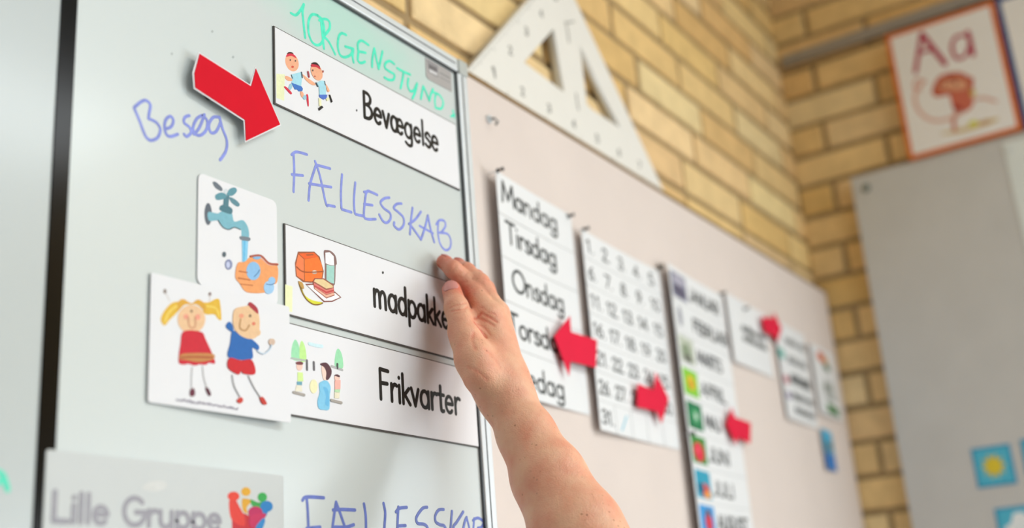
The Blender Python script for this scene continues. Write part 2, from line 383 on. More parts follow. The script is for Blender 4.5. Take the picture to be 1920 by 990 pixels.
# ------------------------------------------------------------------ boards
WB = Front(YB); PB = Front(YP)
xL = fr(132 - .055 * 400, 400, YB)[0]; xBarL = fr(100, 400, YB)[0] - .0005
xBarL, xBarR = fr(92.5, 400, YB)[0], fr(126.5, 400, YB)[0]
xIn = fr(880, 560, YB)[0]; xOut = fr(898.5, 560, YB)[0]
zTop = fr(847, 109, YB)[1]; zIn = zTop - .017
zBot = CZ - .62
wb = thing('whiteboard', (xBarR, YB, zBot), 'white enamel whiteboard wing in aluminium frame covered with word cards and blue and green handwriting', 'whiteboard')
bm = bmesh.new(); box(bm, xBarR, xIn + .002, YB, YB + .016, zBot + .01, zTop - .004); link('writing_surface', bm, BOARD, wb)
def frame_bar(x0, x1, z0, z1):
    bm = bmesh.new(); w = min(x1 - x0, z1 - z0)
    box(bm, x0, x1, YB - .0045, YB + .02, z0, z1, .0018)
    return bm
o = link('frame_rail', frame_bar(xIn, xOut, zBot, zTop - .018), ALU, wb)
bm = bmesh.new(); box(bm, xIn - .0016, xIn, YB - .003, YB + .001, zBot, zIn); box(bm, xIn + .0075, xIn + .0083, YB - .0052, YB - .004, zBot + .01, zTop - .02); link('seal_groove', bm, ALU_DARK, o)
o = link('frame_rail', frame_bar(xBarR, xOut - .018, zIn, zTop), ALU, wb)
bm = bmesh.new(); box(bm, xBarR, xIn, YB - .003, YB + .001, zIn - .0016, zIn); box(bm, xBarR, xIn - .004, YB - .0052, YB - .004, zIn + .0082, zIn + .009); link('seal_groove', bm, ALU_DARK, o)
bm = bmesh.new(); box(bm, xOut - .018, xOut + .001, YB - .0062, YB + .021, zTop - .019, zTop + .001, .003); link('corner_cap', bm, PLASTIC_GREY, wb)
# grey maker's plate in the corner
zf = Z(2.75, 480, 0)
bm = bmesh.new(); prism(bm, WB, [WB.px(zf(p)) for p in ((872, 296), (1003, 372), (1008, 474), (925, 430), (886, 408), (876, 392))], -.0001, .0006)
pl_ = link('maker_plate', bm, mat('silver_plate', 'B4B1B2', .4, metal=.2, noise=.04), wb); pl_['label'] = 'small silver grey maker plate in the top corner of the whiteboard'
drawing('plate_print', pl_, WB, zf, [('p', '9A9698', [(878, 305), (936, 340), (938, 402), (886, 375)]), ('p', '6F6B6E', [(888, 330), (930, 352), (932, 372), (890, 352)]), ('p', 'D2D0D2', [(890, 356), (932, 378), (933, 392), (892, 372)]),
        ('p', '8F8C8E', [(945, 372), (1000, 402), (1000, 408), (945, 378)]), ('p', '9F9C9E', [(948, 395), (1000, 424), (1000, 430), (948, 401)])], .0006)
GREEN = mat('green_marker', '48E6C2', .5, noise=.12, nscale=160); BLUE = mat('blue_marker', '8591DE', .5, noise=.14, nscale=120); BLUE_D = mat('dark_blue_marker', '6577C6', .5, noise=.14, nscale=120)
handwriting('handwriting', wb, WB, zf, [
 [(180, 68), (205, 78), (228, 55), (247, 22)], [(247, 22), (240, 60), (245, 120), (253, 195)],
 [(320, 80), (290, 75), (272, 105), (270, 160), (285, 210), (310, 232), (335, 225), (350, 190), (350, 140), (340, 100), (318, 82)],
 [(335, 105), (340, 160), (350, 250)], [(325, 105), (355, 98), (378, 112), (378, 150), (350, 185)], [(345, 185), (375, 215), (408, 280)],
 [(465, 180), (440, 172), (425, 195), (422, 245), (435, 285), (460, 295), (490, 280), (498, 250)], [(460, 240), (502, 252)], [(502, 252), (498, 290), (503, 322)],
 [(580, 232), (545, 210), (525, 225), (527, 270), (525, 310), (540, 325), (562, 318)], [(528, 265), (565, 272)],
 [(598, 345), (600, 300), (610, 250)], [(610, 250), (620, 300), (632, 355)], [(632, 355), (642, 310), (652, 265)],
 [(712, 330), (690, 315), (668, 325), (665, 350), (690, 370), (713, 385), (708, 410), (685, 412), (662, 400)],
 [(728, 352), (760, 370), (795, 385)], [(760, 370), (755, 410), (745, 455)],
 [(785, 405), (782, 440), (795, 470), (815, 465), (825, 440)], [(830, 430), (822, 470), (806, 508)],
 [(850, 510), (855, 480), (862, 445)], [(862, 445), (880, 485), (893, 520)], [(893, 520), (900, 490), (912, 460)],
 [(928, 480), (922, 515), (925, 550)], [(912, 475), (945, 490), (965, 525), (955, 560), (925, 555)], [(1015, 570), (1022, 605)], [(1005, 600), (1024, 592)]],
 .0030, GREEN, 'green marker handwriting along the top edge of the whiteboard')
handwriting('handwriting', wb, WB, Z(3.3, 480, 260), [
 [(232, 328), (236, 200), (232, 95)], [(220, 100), (250, 82), (315, 98)], [(222, 222), (290, 228)],
 [(325, 382), (335, 280), (372, 160)], [(365, 140), (395, 230), (432, 400), (450, 412), (487, 420)], [(372, 162), (458, 185)], [(328, 278), (400, 290), (465, 300)],
 [(532, 222), (525, 330), (528, 425), (532, 437), (590, 455)], [(614, 272), (606, 370), (610, 455), (625, 470), (662, 478)],
 [(750, 348), (715, 332), (685, 328), (672, 400), (668, 480), (690, 498), (740, 498)], [(668, 330), (690, 328)], [(668, 405), (720, 412)],
 [(825, 365), (795, 370), (770, 395), (790, 430), (828, 460), (832, 495), (810, 520), (785, 510), (762, 470)],
 [(900, 402), (870, 405), (852, 430), (880, 455), (912, 490), (912, 535), (885, 562), (855, 540), (855, 518)],
 [(968, 428), (958, 510), (952, 592)], [(1020, 452), (985, 500), (945, 528)], [(948, 525), (985, 575), (1020, 625)],
 [(1020, 625), (1045, 550), (1063, 475)], [(1063, 475), (1080, 560), (1102, 640)], [(1012, 540), (1095, 585)],
 [(1128, 515), (1125, 580), (1135, 640)], [(1115, 530), (1135, 505), (1165, 510), (1172, 540), (1150, 575), (1135, 582)], [(1140, 582), (1185, 590), (1205, 630), (1200, 675), (1175, 690), (1150, 670), (1135, 640)]],
 .0028, BLUE, 'blue marker word written between the first and second word card')
handwriting('handwriting', wb, WB, Z(4.364, 520, 820), [
 [(240, 500), (248, 600), (255, 760), (262, 850)], [(205, 515), (240, 488), (380, 495)], [(240, 745), (350, 735)],
 [(480, 530), (465, 630), (448, 760), (440, 850)], [(480, 530), (520, 640), (560, 760), (585, 850)], [(455, 595), (530, 590), (635, 595)], [(470, 735), (560, 735), (625, 715)],
 [(708, 545), (722, 640), (725, 760), (728, 900)], [(728, 900), (800, 905)], [(868, 540), (882, 620), (875, 740), (872, 880)], [(872, 880), (930, 890)],
 [(990, 570), (985, 650), (982, 740), (985, 860)], [(970, 610), (1000, 580), (1058, 573)], [(985, 725), (1048, 722)],
 [(1225, 572), (1190, 580), (1150, 630), (1135, 670), (1150, 705), (1200, 712), (1228, 740), (1225, 800), (1180, 850), (1140, 820)],
 [(1360, 590), (1320, 595), (1292, 640), (1295, 690), (1330, 715), (1365, 725), (1378, 770), (1350, 830), (1300, 830)],
 [(1428, 605), (1422, 680), (1412, 800)], [(1520, 610), (1470, 690), (1440, 740), (1490, 810)],
 [(1548, 655), (1530, 700), (1510, 810)], [(1548, 655), (1565, 720), (1585, 810)], [(1610, 665), (1600, 800)], [(1600, 680), (1640, 660), (1685, 690), (1670, 735), (1640, 742)]],
 .0031, BLUE_D, 'blue marker word below the lowest word card')
handwriting('handwriting', wb, WB, Z(3, 0, 0), [
 [(755, 610), (785, 680), (815, 760), (835, 785)], [(755, 605), (790, 575), (820, 565), (845, 590), (838, 640), (835, 668)], [(838, 668), (880, 690), (902, 730), (885, 775), (850, 790), (830, 780)],
 [(925, 725), (960, 715), (975, 680), (960, 655), (935, 670), (925, 710), (935, 755), (960, 768), (1000, 755)],
 [(1065, 650), (1040, 660), (1035, 690), (1065, 715), (1075, 745), (1050, 768), (1035, 755)],
 [(1135, 650), (1105, 670), (1085, 720), (1100, 755), (1130, 760), (1160, 730), (1165, 680), (1140, 650)], [(1150, 645), (1120, 720), (1090, 755)],
 [(1235, 660), (1200, 660), (1175, 700), (1185, 745), (1215, 740), (1240, 690)], [(1235, 660), (1250, 720), (1275, 790), (1270, 850), (1238, 900)]],
 .0028, BLUE, 'blue marker word under the big red arrow')
for p in ((322, 101), (437, 107), (398, 59)):
    bm = bmesh.new(); prism(bm, WB, [WB.px(q) for q in el(p[0], p[1], 2.2, 2.6)], -1e-4, 1e-4); link('smudge', bm, ink('B5BCBC'), wb)

mb = thing('whiteboard', (-.9, YB, zBot), 'plain white main whiteboard beyond the glossy black hinge strip with a green marker trace', 'whiteboard')
bm = bmesh.new(); box(bm, -1.1, xBarL, YB, YB + .016, zBot, zTop); link('writing_surface', bm, BOARD_B, mb)
bm = bmesh.new(); box(bm, xBarL, xBarR - .0005, YB - .001, YB + .016, zBot, zTop, .0004); o = link('hinge_strip', bm, BLACK_GLOSS, mb); o['label'] = 'glossy black vertical strip'
handwriting('handwriting', mb, WB, lambda p: p, [[(-6, 884), (6, 892), (14, 918)], [(-4, 905), (8, 898)]], .004, GREEN, 'green marker trace')
bm = bmesh.new(); box(bm, xBarR + .004, xOut - .004, YB + .016, YW, zBot + .2, zTop - .05); box(bm, -1.0, xBarL - .004, YB + .016, YW, zBot + .2, zTop - .05)
struct(link('trim_1', bm, PLASTIC_GREY))

# pinboard
pzT = fr(1000, 240, YP)[1]
ptest = fr(1300, 400, YP)[1]
pin_x0 = xOut - .06
zP = .941 * YP + CZ
pb = thing('pinboard', (1.7, YP, CZ - .62), 'long beige felt pinboard running from the whiteboard to the brick corner', 'pinboard')
bm = bmesh.new(); box(bm, pin_x0, XR - .004, YP, YW - .001, CZ - .62, zP, .002); link('felt_panel', bm, PIN_FELT, pb)
bm = bmesh.new(); box(bm, pin_x0, XR - .004, YP - .001, YW - .001, zP, zP + .006, .0008); o = link('edge_strip', bm, BROWN_EDGE, pb); o['label'] = 'brown strip along the top'  # thin brown line along the top edge of the felt panel
# small hook screwed into the pinboard
hk = thing('wall_hook', f3(916, 228, YP), 'small silver hook screwed into the pinboard under the set square', 'hook')
h0 = f3(916, 224, YP)
bm = bmesh.new(); bmesh.ops.create_cone(bm, cap_ends=True, segments=16, radius1=.006, radius2=.005, depth=.003, matrix=Matrix.Translation((h0[0], YP - .0015, h0[2])) @ Matrix.Rotation(math.pi / 2, 4, 'X')); link('backplate', bm, ALU, hk, True)
def tube(bm, pts, r, seg=8, mi=0):
    P = [Vector(p) for p in pts]; rings = []
    for i, p in enumerate(P):
        d = (P[min(i + 1, len(P) - 1)] - P[max(i - 1, 0)]).normalized(); q = d.to_track_quat('Z', 'Y')
        rr_ = r[i] if isinstance(r, (list, tuple)) else r
        rings.append([bm.verts.new(p + q @ Vector((rr_ * math.cos(2 * math.pi * k / seg), rr_ * math.sin(2 * math.pi * k / seg), 0))) for k in range(seg)])
    for a, b in zip(rings[:-1], rings[1:]):
        for k in range(seg): bm.faces.new((a[k], a[(k + 1) % seg], b[(k + 1) % seg], b[k])).material_index = mi
    for q in (rings[0], rings[-1]): bm.faces.new(q).material_index = mi
bm = bmesh.new(); tube(bm, [(h0[0], YP - .002, h0[2]), (h0[0], YP - .010, h0[2] - .002), (h0[0], YP - .014, h0[2] - .007), (h0[0], YP - .010, h0[2] - .011)], .0016); link('hook', bm, ALU_DARK, hk, True)

# ------------------------------------------------------------------ cards on the whiteboard
def rect(pl, x0, x1, z0, z1, rad=0.0):
    if not rad: return [(x0, z0), (x1, z0), (x1, z1), (x0, z1)]
    o = []
    for cx, cz, a in ((x1 - rad, z0 + rad, -90), (x1 - rad, z1 - rad, 0), (x0 + rad, z1 - rad, 90), (x0 + rad, z0 + rad, 180)):
        for k in range(5): o.append((cx + rad * math.cos(math.radians(a + 22.5 * k)), cz + rad * math.sin(math.radians(a + 22.5 * k))))
    return o
def word_card(x0, x1, z0, z1, label, text, ta, tb, cap, w, bold):
    x1 = min(x1, xIn - .0026)
    c = thing('word_card', ((x0 + x1) / 2, YB, z0), label, 'word card', 'magnetic word cards on the whiteboard')
    bm = bmesh.new(); prism(bm, WB, rect(WB, x0, x1, z0, z1), 0.0, .0016); link('backing', bm, CARD_EDGE, c)
    bm = bmesh.new(); e = .0014; prism(bm, WB, rect(WB, x0 + e, x1 - e * .6, z0 + e, z1 - e * .7), .001, .0019); link('face', bm, LAMINATE, c)
    bm = bmesh.new()
    A = WB.px(ta); B = WB.px(tb)
    word(bm, WB, text, A[0], B[0], A[1], cap, w, .0018, .0020, slope=(B[1] - A[1]) / (B[0] - A[0]))
    o = link('lettering', bm, ink('17130F'), c); o['label'] = 'black printed word'
    return c
capB = WB.px((678, 172))[1] - WB.px((679.3, 220))[1]
def xz(*pts): return [WB.px(p) for p in pts]
q = xz((511, 51), (851, 232), (512, 200), (862, 355))
cardA = word_card((q[0][0] + q[2][0]) / 2, (q[1][0] + q[3][0]) / 2, (q[2][1] + q[3][1]) / 2, (q[0][1] + q[1][1]) / 2,
    'white word card reading Bevægelse with two running boys, uppermost of the three', 'Bevægelse', (678.5, 220), (818, 285), capB, .0039, 0)
q2 = xz((529, 419), (840, 529), (534, 589), (862, 680))
cardB = word_card((q2[0][0] + q2[2][0]) / 2, q[3][0] + .004, (q2[2][1] + q2[3][1]) / 2, (q2[0][1] + q2[1][1]) / 2,
    'white word card reading madpakke with an orange lunch box, the hand on its end', 'madpakke', (697.5, 574), (838, 617), capB, .0040, 0)
q3 = xz((535, 601), (858, 688), (537, 780), (900, 840))
cardC = word_card((q3[0][0] + q3[2][0]) / 2, q3[3][0], (q3[2][1] + q3[3][1]) / 2, (q3[0][1] + q3[1][1]) / 2 - .001,
    'white word card reading Frikvarter with playing children, lowest of the three', 'Frikvarter', (708.5, 748), (858, 778), capB, .0040, 0)
PB0 = .0019
SK = 'F3B08C'
drawing('illustration', cardA, WB, Z(7.07, 510, 80), [
 ('p', 'EEF0C4', [(38, 420), (150, 430), (140, 780), (40, 740)]),
 ('s', SK, el(245, 270, 85, 122, -18)), ('s', 'DC3048', [(165, 190), (190, 150), (235, 145), (285, 180), (300, 215), (240, 185), (180, 195)]), ('s', '3B1E1E', [(175, 160), (200, 135), (245, 138), (265, 158), (220, 150)]),
 ('s', 'D8503C', el(252, 330, 17, 14)), ('s', '6B5048', el(222, 238, 9, 12)), ('s', '6B5048', el(290, 250, 9, 12)),
 ('p', 'A9DCEC', [(235, 430), (355, 400), (382, 440), (375, 500), (365, 590), (290, 580), (240, 540)]), ('l', '46525E', [(235, 440), (250, 480)], .0012), ('l', '46525E', [(370, 405), (378, 470)], .0018),
 ('s', SK, [(150, 460), (175, 450), (240, 485), (245, 515), (195, 515), (160, 490)]), ('s', SK, [(385, 430), (440, 470), (540, 540), (555, 570), (500, 565), (420, 500)]),
 ('p', '3E76C8', [(235, 540), (370, 590), (388, 620), (380, 650), (330, 655), (310, 630), (280, 630)]), ('s', '9CC8DA', [(215, 560), (240, 555), (245, 600), (215, 640), (195, 620)]),
 ('s', 'DC2F48', [(140, 600), (165, 595), (235, 665), (238, 690), (215, 685)]), ('s', SK, [(350, 660), (385, 665), (400, 720), (370, 730)]), ('s', '9CC8DA', el(412, 735, 26, 30)), ('s', 'DC2F48', [(432, 705), (456, 710), (465, 840), (450, 840)]),
 ('s', SK, el(570, 400, 70, 115, -22)), ('s', 'CB2C40', [(495, 305), (530, 285), (590, 300), (620, 365), (560, 335), (505, 330)]), ('s', '2A1618', [(500, 290), (530, 270), (575, 280), (615, 335), (570, 305)]),
 ('s', '5A4540', el(515, 378, 10, 13)), ('s', 'C85A48', el(543, 457, 12, 9)), ('s', 'A04038', el(652, 392, 10, 16)), ('l', 'A8404C', [(455, 400), (465, 460)], .0022),
 ('p', 'A9DCEC', [(570, 545), (620, 515), (670, 515), (690, 570), (690, 705), (605, 705), (600, 600)]), ('l', '46525E', [(560, 545), (580, 590)], .0012), ('l', '46525E', [(670, 525), (680, 570)], .0012),
 ('s', SK, [(685, 560), (710, 590), (738, 650), (715, 660), (692, 600)]), ('p', '4F74CE', [(600, 700), (705, 700), (700, 745), (660, 765), (605, 730)]),
 ('p', 'F0EDC0', [(595, 745), (625, 760), (630, 850), (600, 850)]), ('p', 'F0EDC0', [(690, 745), (730, 735), (735, 770), (700, 785)]),
 ('p', '1D1A1A', [(590, 880), (635, 845), (655, 870), (600, 912)]), ('p', '1D1A1A', [(730, 700), (745, 700), (778, 795), (760, 805)]),
], PB0, 'two boys in light blue shirts running')
drawing('illustration', cardB, WB, Z(7.336, 540, 455), [
 ('p', 'F2F5C2', [(-60, 580), (40, 610), (35, 960), (-60, 945)]),
 ('p', '9A5638', [(115, 130), (340, 130), (415, 200), (470, 400), (450, 520), (300, 560), (185, 550), (85, 470), (72, 290)]),
 ('p', 'FA7A2E', [(205, 235), (395, 205), (440, 300), (455, 400), (440, 510), (320, 540), (210, 535)]), ('p', 'F7824F', [(120, 165), (195, 235), (200, 530), (100, 465), (85, 320)]), ('p', 'F26428', [(125, 155), (335, 145), (395, 205), (205, 232)]), ('p', 'B55A30', [(225, 165), (320, 160), (330, 180), (235, 190)]),
 ('l', 'A9562C', [(95, 340), (200, 410), (450, 405)], .0011), ('s', 'C9BBA8', el(342, 412, 36, 26)), ('s', 'EDE6DA', el(340, 402, 22, 12)),
 ('s', '8A6A66', [(470, 130), (510, 110), (570, 125), (630, 190), (648, 300), (632, 330), (620, 580), (560, 570), (490, 530), (485, 300)]), ('p', 'F4F2F6', [(490, 145), (550, 140), (605, 195), (612, 320), (560, 318), (492, 290)]), ('p', 'A6D5CB', [(505, 305), (560, 325), (615, 325), (612, 570), (565, 560), (505, 520)]),
 ('s', '8A6420', [(115, 540), (150, 570), (200, 720), (300, 800), (460, 830), (400, 868), (310, 858), (215, 780), (150, 660)]), ('s', 'E2E03C', [(160, 640), (195, 720), (300, 795), (440, 830), (380, 850), (310, 840), (225, 770)]), ('s', 'C89A50', [(120, 540), (175, 560), (195, 640), (155, 620)]),
 ('p', '8A5048', [(215, 575), (310, 570), (620, 680), (710, 760), (590, 820), (470, 825)]), ('p', 'FBF8FA', [(235, 595), (310, 590), (620, 700), (690, 758), (580, 805), (475, 808)]),
 ('p', 'A05A4A', [(315, 540), (345, 495), (470, 500), (600, 590), (615, 735), (500, 775), (330, 640)]), ('p', 'EBCF9C', [(330, 540), (350, 510), (460, 512), (590, 600), (590, 625), (500, 640)]), ('p', 'E07E74', [(330, 560), (500, 660), (600, 630), (605, 690), (500, 720), (335, 610)]), ('p', 'CB4A4A', [(335, 590), (500, 680), (600, 655), (603, 675), (500, 705), (335, 608)]), ('p', 'EDB59C', [(335, 618), (500, 728), (605, 695), (606, 725), (500, 762), (340, 640)]),
], PB0, 'orange lunch box, bottle, banana and sandwich')
drawing('illustration', cardC, WB, Z(6.186, 520, 630), [
 ('s', 'A0E2B4', [(150, 270), (150, 130), (190, 45), (235, 130), (255, 280)]), ('s', 'C4F094', [(245, 290), (240, 130), (265, 60), (305, 140), (315, 290)]), ('s', 'A0E2B4', [(650, 360), (655, 220), (685, 150), (730, 220), (742, 375)]),
 ('l', 'B9C0B8', [(140, 262), (320, 292)], .0016), ('l', 'B5B5B5', [(610, 355), (735, 400)], .0022), ('l', 'D3EEF6', [(350, 95), (440, 118), (500, 125)], .003),
 ('l', '6B676C', [(322, 290), (324, 395)], .0024), ('l', '6B676C', [(402, 310), (405, 395)], .0024), ('l', '4A4A4A', [(676, 330), (676, 380)], .002),
 ('s', 'F6CCBE', el(237, 355, 36, 52)), ('s', '7A3A40', [(195, 310), (240, 300), (278, 315), (265, 340), (205, 335)]), ('p', 'D9F29A', [(215, 425), (275, 430), (280, 530), (215, 530)]), ('p', '6FA8BC', [(205, 535), (265, 535), (265, 575), (208, 572)]), ('p', 'EDE6D2', [(200, 575), (260, 578), (268, 650), (185, 645)]), ('l', 'ABA39C', [(165, 658), (290, 690)], .0024),
 ('s', 'F4EEC0', el(400, 590, 45, 80)), ('s', 'F6D6C8', [(490, 370), (520, 360), (550, 440), (545, 515), (510, 500)]), ('s', '58303A', [(475, 330), (545, 315), (600, 380), (605, 450), (570, 510), (540, 505), (545, 430), (520, 370)]),
 ('s', '86CCEE', [(465, 560), (510, 525), (560, 530), (595, 600), (585, 700), (580, 850), (520, 862), (460, 845), (445, 760), (470, 660)]), ('s', '6CBCE8', [(510, 600), (560, 620), (575, 720), (570, 820), (530, 790), (540, 700)]),
 ('s', 'F6CCBE', el(672, 490, 32, 34)), ('s', '58303A', [(640, 465), (665, 450), (700, 465), (695, 485), (655, 470)]), ('p', 'F8B8AC', [(645, 520), (710, 515), (708, 620), (645, 625)]), ('p', 'BFE2B4', [(645, 625), (708, 625), (700, 660), (645, 655)]), ('p', 'EFE6CC', [(640, 660), (700, 660), (695, 730), (640, 725)]), ('l', 'ABA39C', [(600, 750), (720, 780)], .0024),
], PB0, 'small faded drawing of children playing')
# tiny pen marks on the cards
for p, c in (((666, 208, 1.3, 2.2), cardA), ((715, 512, 1.8, 2.6), cardB)):
    bm = bmesh.new(); prism(bm, WB, [WB.px(t) for t in el(*p)], .0018, .0020); link('pen_dot', bm, ink('2A2624'), c)

def picture_card(name, corners, label, cat, rad, off0, tilt=None, mname=LAMINATE, thick=.0008):
    pl = Front(YB, tilt)
    q = [pl.px(p) for p in corners]      # TL TR BR BL
    x0, x1 = (q[0][0] + q[3][0]) / 2, (q[1][0] + q[2][0]) / 2; z0, z1 = (q[2][1] + q[3][1]) / 2, (q[0][1] + q[1][1]) / 2
    c = thing(name, ((x0 + x1) / 2, YB, z0), label, cat)
    bm = bmesh.new(); prism(bm, pl, rect(pl, x0, x1, z0, z1, rad), off0, off0 + thick); link('sheet', bm, mname, c)
    return c, pl, (x0, x1, z0, z1)
tapc, tpl, tb = picture_card('picture_card', ((368, 323), (516, 378), (520, 571), (370, 537)), 'white picture card with a blue tap running over soapy hands', 'picture card', .006, .0004, None)
drawing('illustration', tapc, tpl, Z(3.959, 360, 320), [
 ('s', '5E6672', el(112, 325, 28, 82)), ('s', '7FB9C9', [(112, 310), (180, 320), (215, 305), (285, 315), (305, 380), (370, 370), (410, 430), (412, 505), (362, 500), (355, 440), (300, 425), (265, 442), (220, 425), (185, 375), (120, 375)]),
 ('s', '4D7A88', [(205, 262), (230, 255), (262, 265), (292, 290), (280, 325), (205, 300), (195, 280)]), ('p', '54808E', [(228, 180), (270, 190), (262, 275), (222, 265)]),
 ('s', '6B7480', [(145, 90), (170, 88), (215, 130), (210, 155), (165, 130)]), ('s', '5F97A6', [(165, 185), (210, 165), (250, 185), (230, 212), (175, 220)]), ('s', '5F97A6', [(250, 180), (270, 140), (310, 128), (325, 155), (290, 190)]), ('s', '5F8C9A', [(270, 200), (310, 215), (345, 250), (330, 270), (285, 240)]), ('s', 'DADFE4', el(243, 155, 15, 17)),
 ('l', '566A74', [(185, 372), (220, 422), (265, 440), (305, 424), (350, 440)], .0007), ('s', '7A828C', [(350, 490), (420, 500), (415, 525), (355, 515)]),
 ('p', '8CCDEE', [(362, 520), (408, 526), (400, 680), (365, 680)]), ('p', '69BEEA', [(375, 522), (388, 524), (382, 680), (372, 680)]),
 ('s', '54616C', el(230, 625, 14, 20)), ('s', '8A90B4', el(263, 700, 27, 38)), ('s', 'C6CCE8', el(258, 702, 14, 24)),
 ('s', 'F4A468', [(330, 690), (380, 680), (430, 640), (500, 640), (560, 690), (625, 712), (622, 830), (580, 850), (540, 905), (400, 905), (345, 840), (312, 790)]), ('l', 'B05A48', [(425, 640), (500, 635), (560, 690), (625, 700)], .0018), ('s', 'F0B4A0', [(430, 640), (500, 632), (560, 685), (625, 690), (625, 705), (560, 705), (495, 655)]),
 ('l', 'C07040', [(340, 750), (400, 760)], .0008), ('l', 'C07040', [(335, 800), (420, 815)], .0008), ('l', 'C07040', [(350, 845), (440, 855)], .0008),
 ('s', '8FC0EA', el(445, 748, 52, 68)), ('s', '86B8E4', el(470, 645, 30, 18)), ('s', 'A2CCF0', el(560, 870, 38, 48)), ('s', '9AC6EE', el(582, 820, 26, 28)), ('l', '5E86B4', [(450, 790), (475, 765), (490, 740)], .0008), ('l', '5E86B4', [(540, 845), (575, 850), (600, 840)], .0008)],
 .0012, 'blue tap with water running over hands')
kq = [WB.px(p) for p in ((281, 524), (536, 571), (522, 796), (272, 753))]
kx0, kx1 = (kq[0][0] + kq[3][0]) / 2, (kq[1][0] + kq[2][0]) / 2
kidc, kpl, kb = picture_card('picture_card', ((281, 524), (536, 571), (522, 796), (272, 753)), 'white picture card with a blonde girl in red dress and boy in blue shirt', 'picture card', .002, .0014,
    lambda a, b: .007 * max(0, (a - kx0) / (kx1 - kx0)))
drawing('illustration', kidc, kpl, Z(3.537, 270, 520), [
 ('l', 'D9D0CC', [(125, 105), (150, 160)], .0010), ('l', 'D9D0CC', [(410, 125), (405, 165)], .0010), ('s', '7F6A60', el(122, 98, 10, 15)), ('s', '6E4C48', el(408, 122, 9, 14)),
 ('s', 'E8B93A', [(210, 170), (160, 180), (110, 240), (95, 290), (120, 325), (150, 290), (190, 250), (215, 215)]), ('s', 'E8B93A', [(360, 180), (400, 175), (460, 150), (475, 200), (480, 290), (455, 280), (435, 255), (375, 250)]), ('l', 'F2D060', [(120, 300), (150, 235), (200, 195)], .002), ('l', 'F2D060', [(465, 270), (445, 215), (390, 200)], .002),
 ('s', 'EFC59A', el(290, 285, 88, 95)), ('s', 'E2A93A', [(205, 230), (200, 180), (235, 150), (290, 180), (330, 155), (370, 180), (380, 235), (330, 190), (290, 188), (245, 190)]), ('s', 'F0A088', el(255, 268, 16, 18)), ('s', 'F0A088', el(330, 272, 16, 20)), ('l', 'D89A78', [(270, 270), (275, 325), (295, 345), (315, 325), (312, 270)], .0012), ('s', '9A7A60', el(290, 232, 8, 10)),
 ('s', 'D2142E', [(240, 365), (350, 370), (380, 420), (440, 570), (400, 575), (380, 588), (340, 585), (310, 592), (270, 580), (240, 585), (208, 565), (220, 450)]), ('s', 'C8884A', [(218, 520), (280, 510), (420, 515), (432, 548), (380, 565), (320, 568), (250, 555), (215, 550)]), ('l', 'B0522E', [(220, 540), (300, 535), (420, 540)], .0014),
 ('l', 'D6D4D6', [(295, 605), (290, 680), (290, 745)], .0010), ('l', 'D6D4D6', [(360, 600), (370, 680), (388, 740)], .0010), ('s', '6A2038', [(285, 745), (305, 745), (310, 785), (290, 798), (278, 780)]), ('s', '5A1C34', [(378, 740), (392, 738), (412, 780), (402, 795), (385, 770)]),
 ('s', '1E66B4', [(510, 325), (530, 305), (550, 330), (555, 375), (540, 370), (512, 345)]), ('s', '1E66B4', [(550, 365), (600, 395), (660, 415), (715, 465), (710, 495), (675, 480), (675, 550), (600, 558), (520, 535), (535, 450)]),
 ('s', 'EDC499', [(560, 230), (620, 205), (690, 205), (718, 270), (720, 360), (700, 410), (650, 420), (590, 390), (555, 330)]), ('s', 'EDC499', el(712, 378, 15, 22)), ('s', 'B0303C', [(650, 190), (665, 178), (705, 215), (712, 255), (690, 240), (655, 205)]), ('s', 'EFA080', el(605, 268, 15, 15)), ('s', 'E88066', el(683, 320, 11, 11)), ('l', 'C89868', [(600, 290), (595, 345), (630, 365), (655, 330)], .0014), ('s', '8A6A50', el(660, 268, 8, 10)),
 ('l', 'C4D4E4', [(705, 500), (745, 520), (785, 490), (795, 460)], .0010), ('s', 'D8BCA8', el(798, 442, 20, 22)),
 ('s', 'D01020', [(530, 545), (600, 562), (670, 560), (692, 650), (620, 650), (603, 630), (585, 655), (520, 610)]), ('l', 'D0CED0', [(548, 660), (560, 730), (595, 800)], .0010), ('l', 'D0CED0', [(650, 665), (685, 740), (725, 805)], .0010),
 ('s', 'D03A2C', [(575, 830), (600, 805), (615, 825), (598, 845)]), ('s', 'C83428', [(720, 805), (742, 808), (765, 850), (745, 855), (730, 840)]),
 ], .0022, 'cartoon girl with pigtails and boy waving')
# the unreadable caption under the two children
bm = bmesh.new(); zf = Z(3.537, 270, 520); cx = 195
rc = random.Random(5)
while cx < 575:
    l = rc.uniform(8, 15); y = 815 + (cx - 195) * .175
    ribbon(bm, kpl, [kpl.px(zf(t)) for t in ((cx, y + rc.uniform(-4, 4)), (cx + l * .5, y + rc.uniform(-8, 8)), (cx + l, y + rc.uniform(-4, 6)))], .0012, .0021, .0023)
    cx += l + rc.choice((2, 3, 10))
link('caption', bm, ink('9A94A2'), kidc)

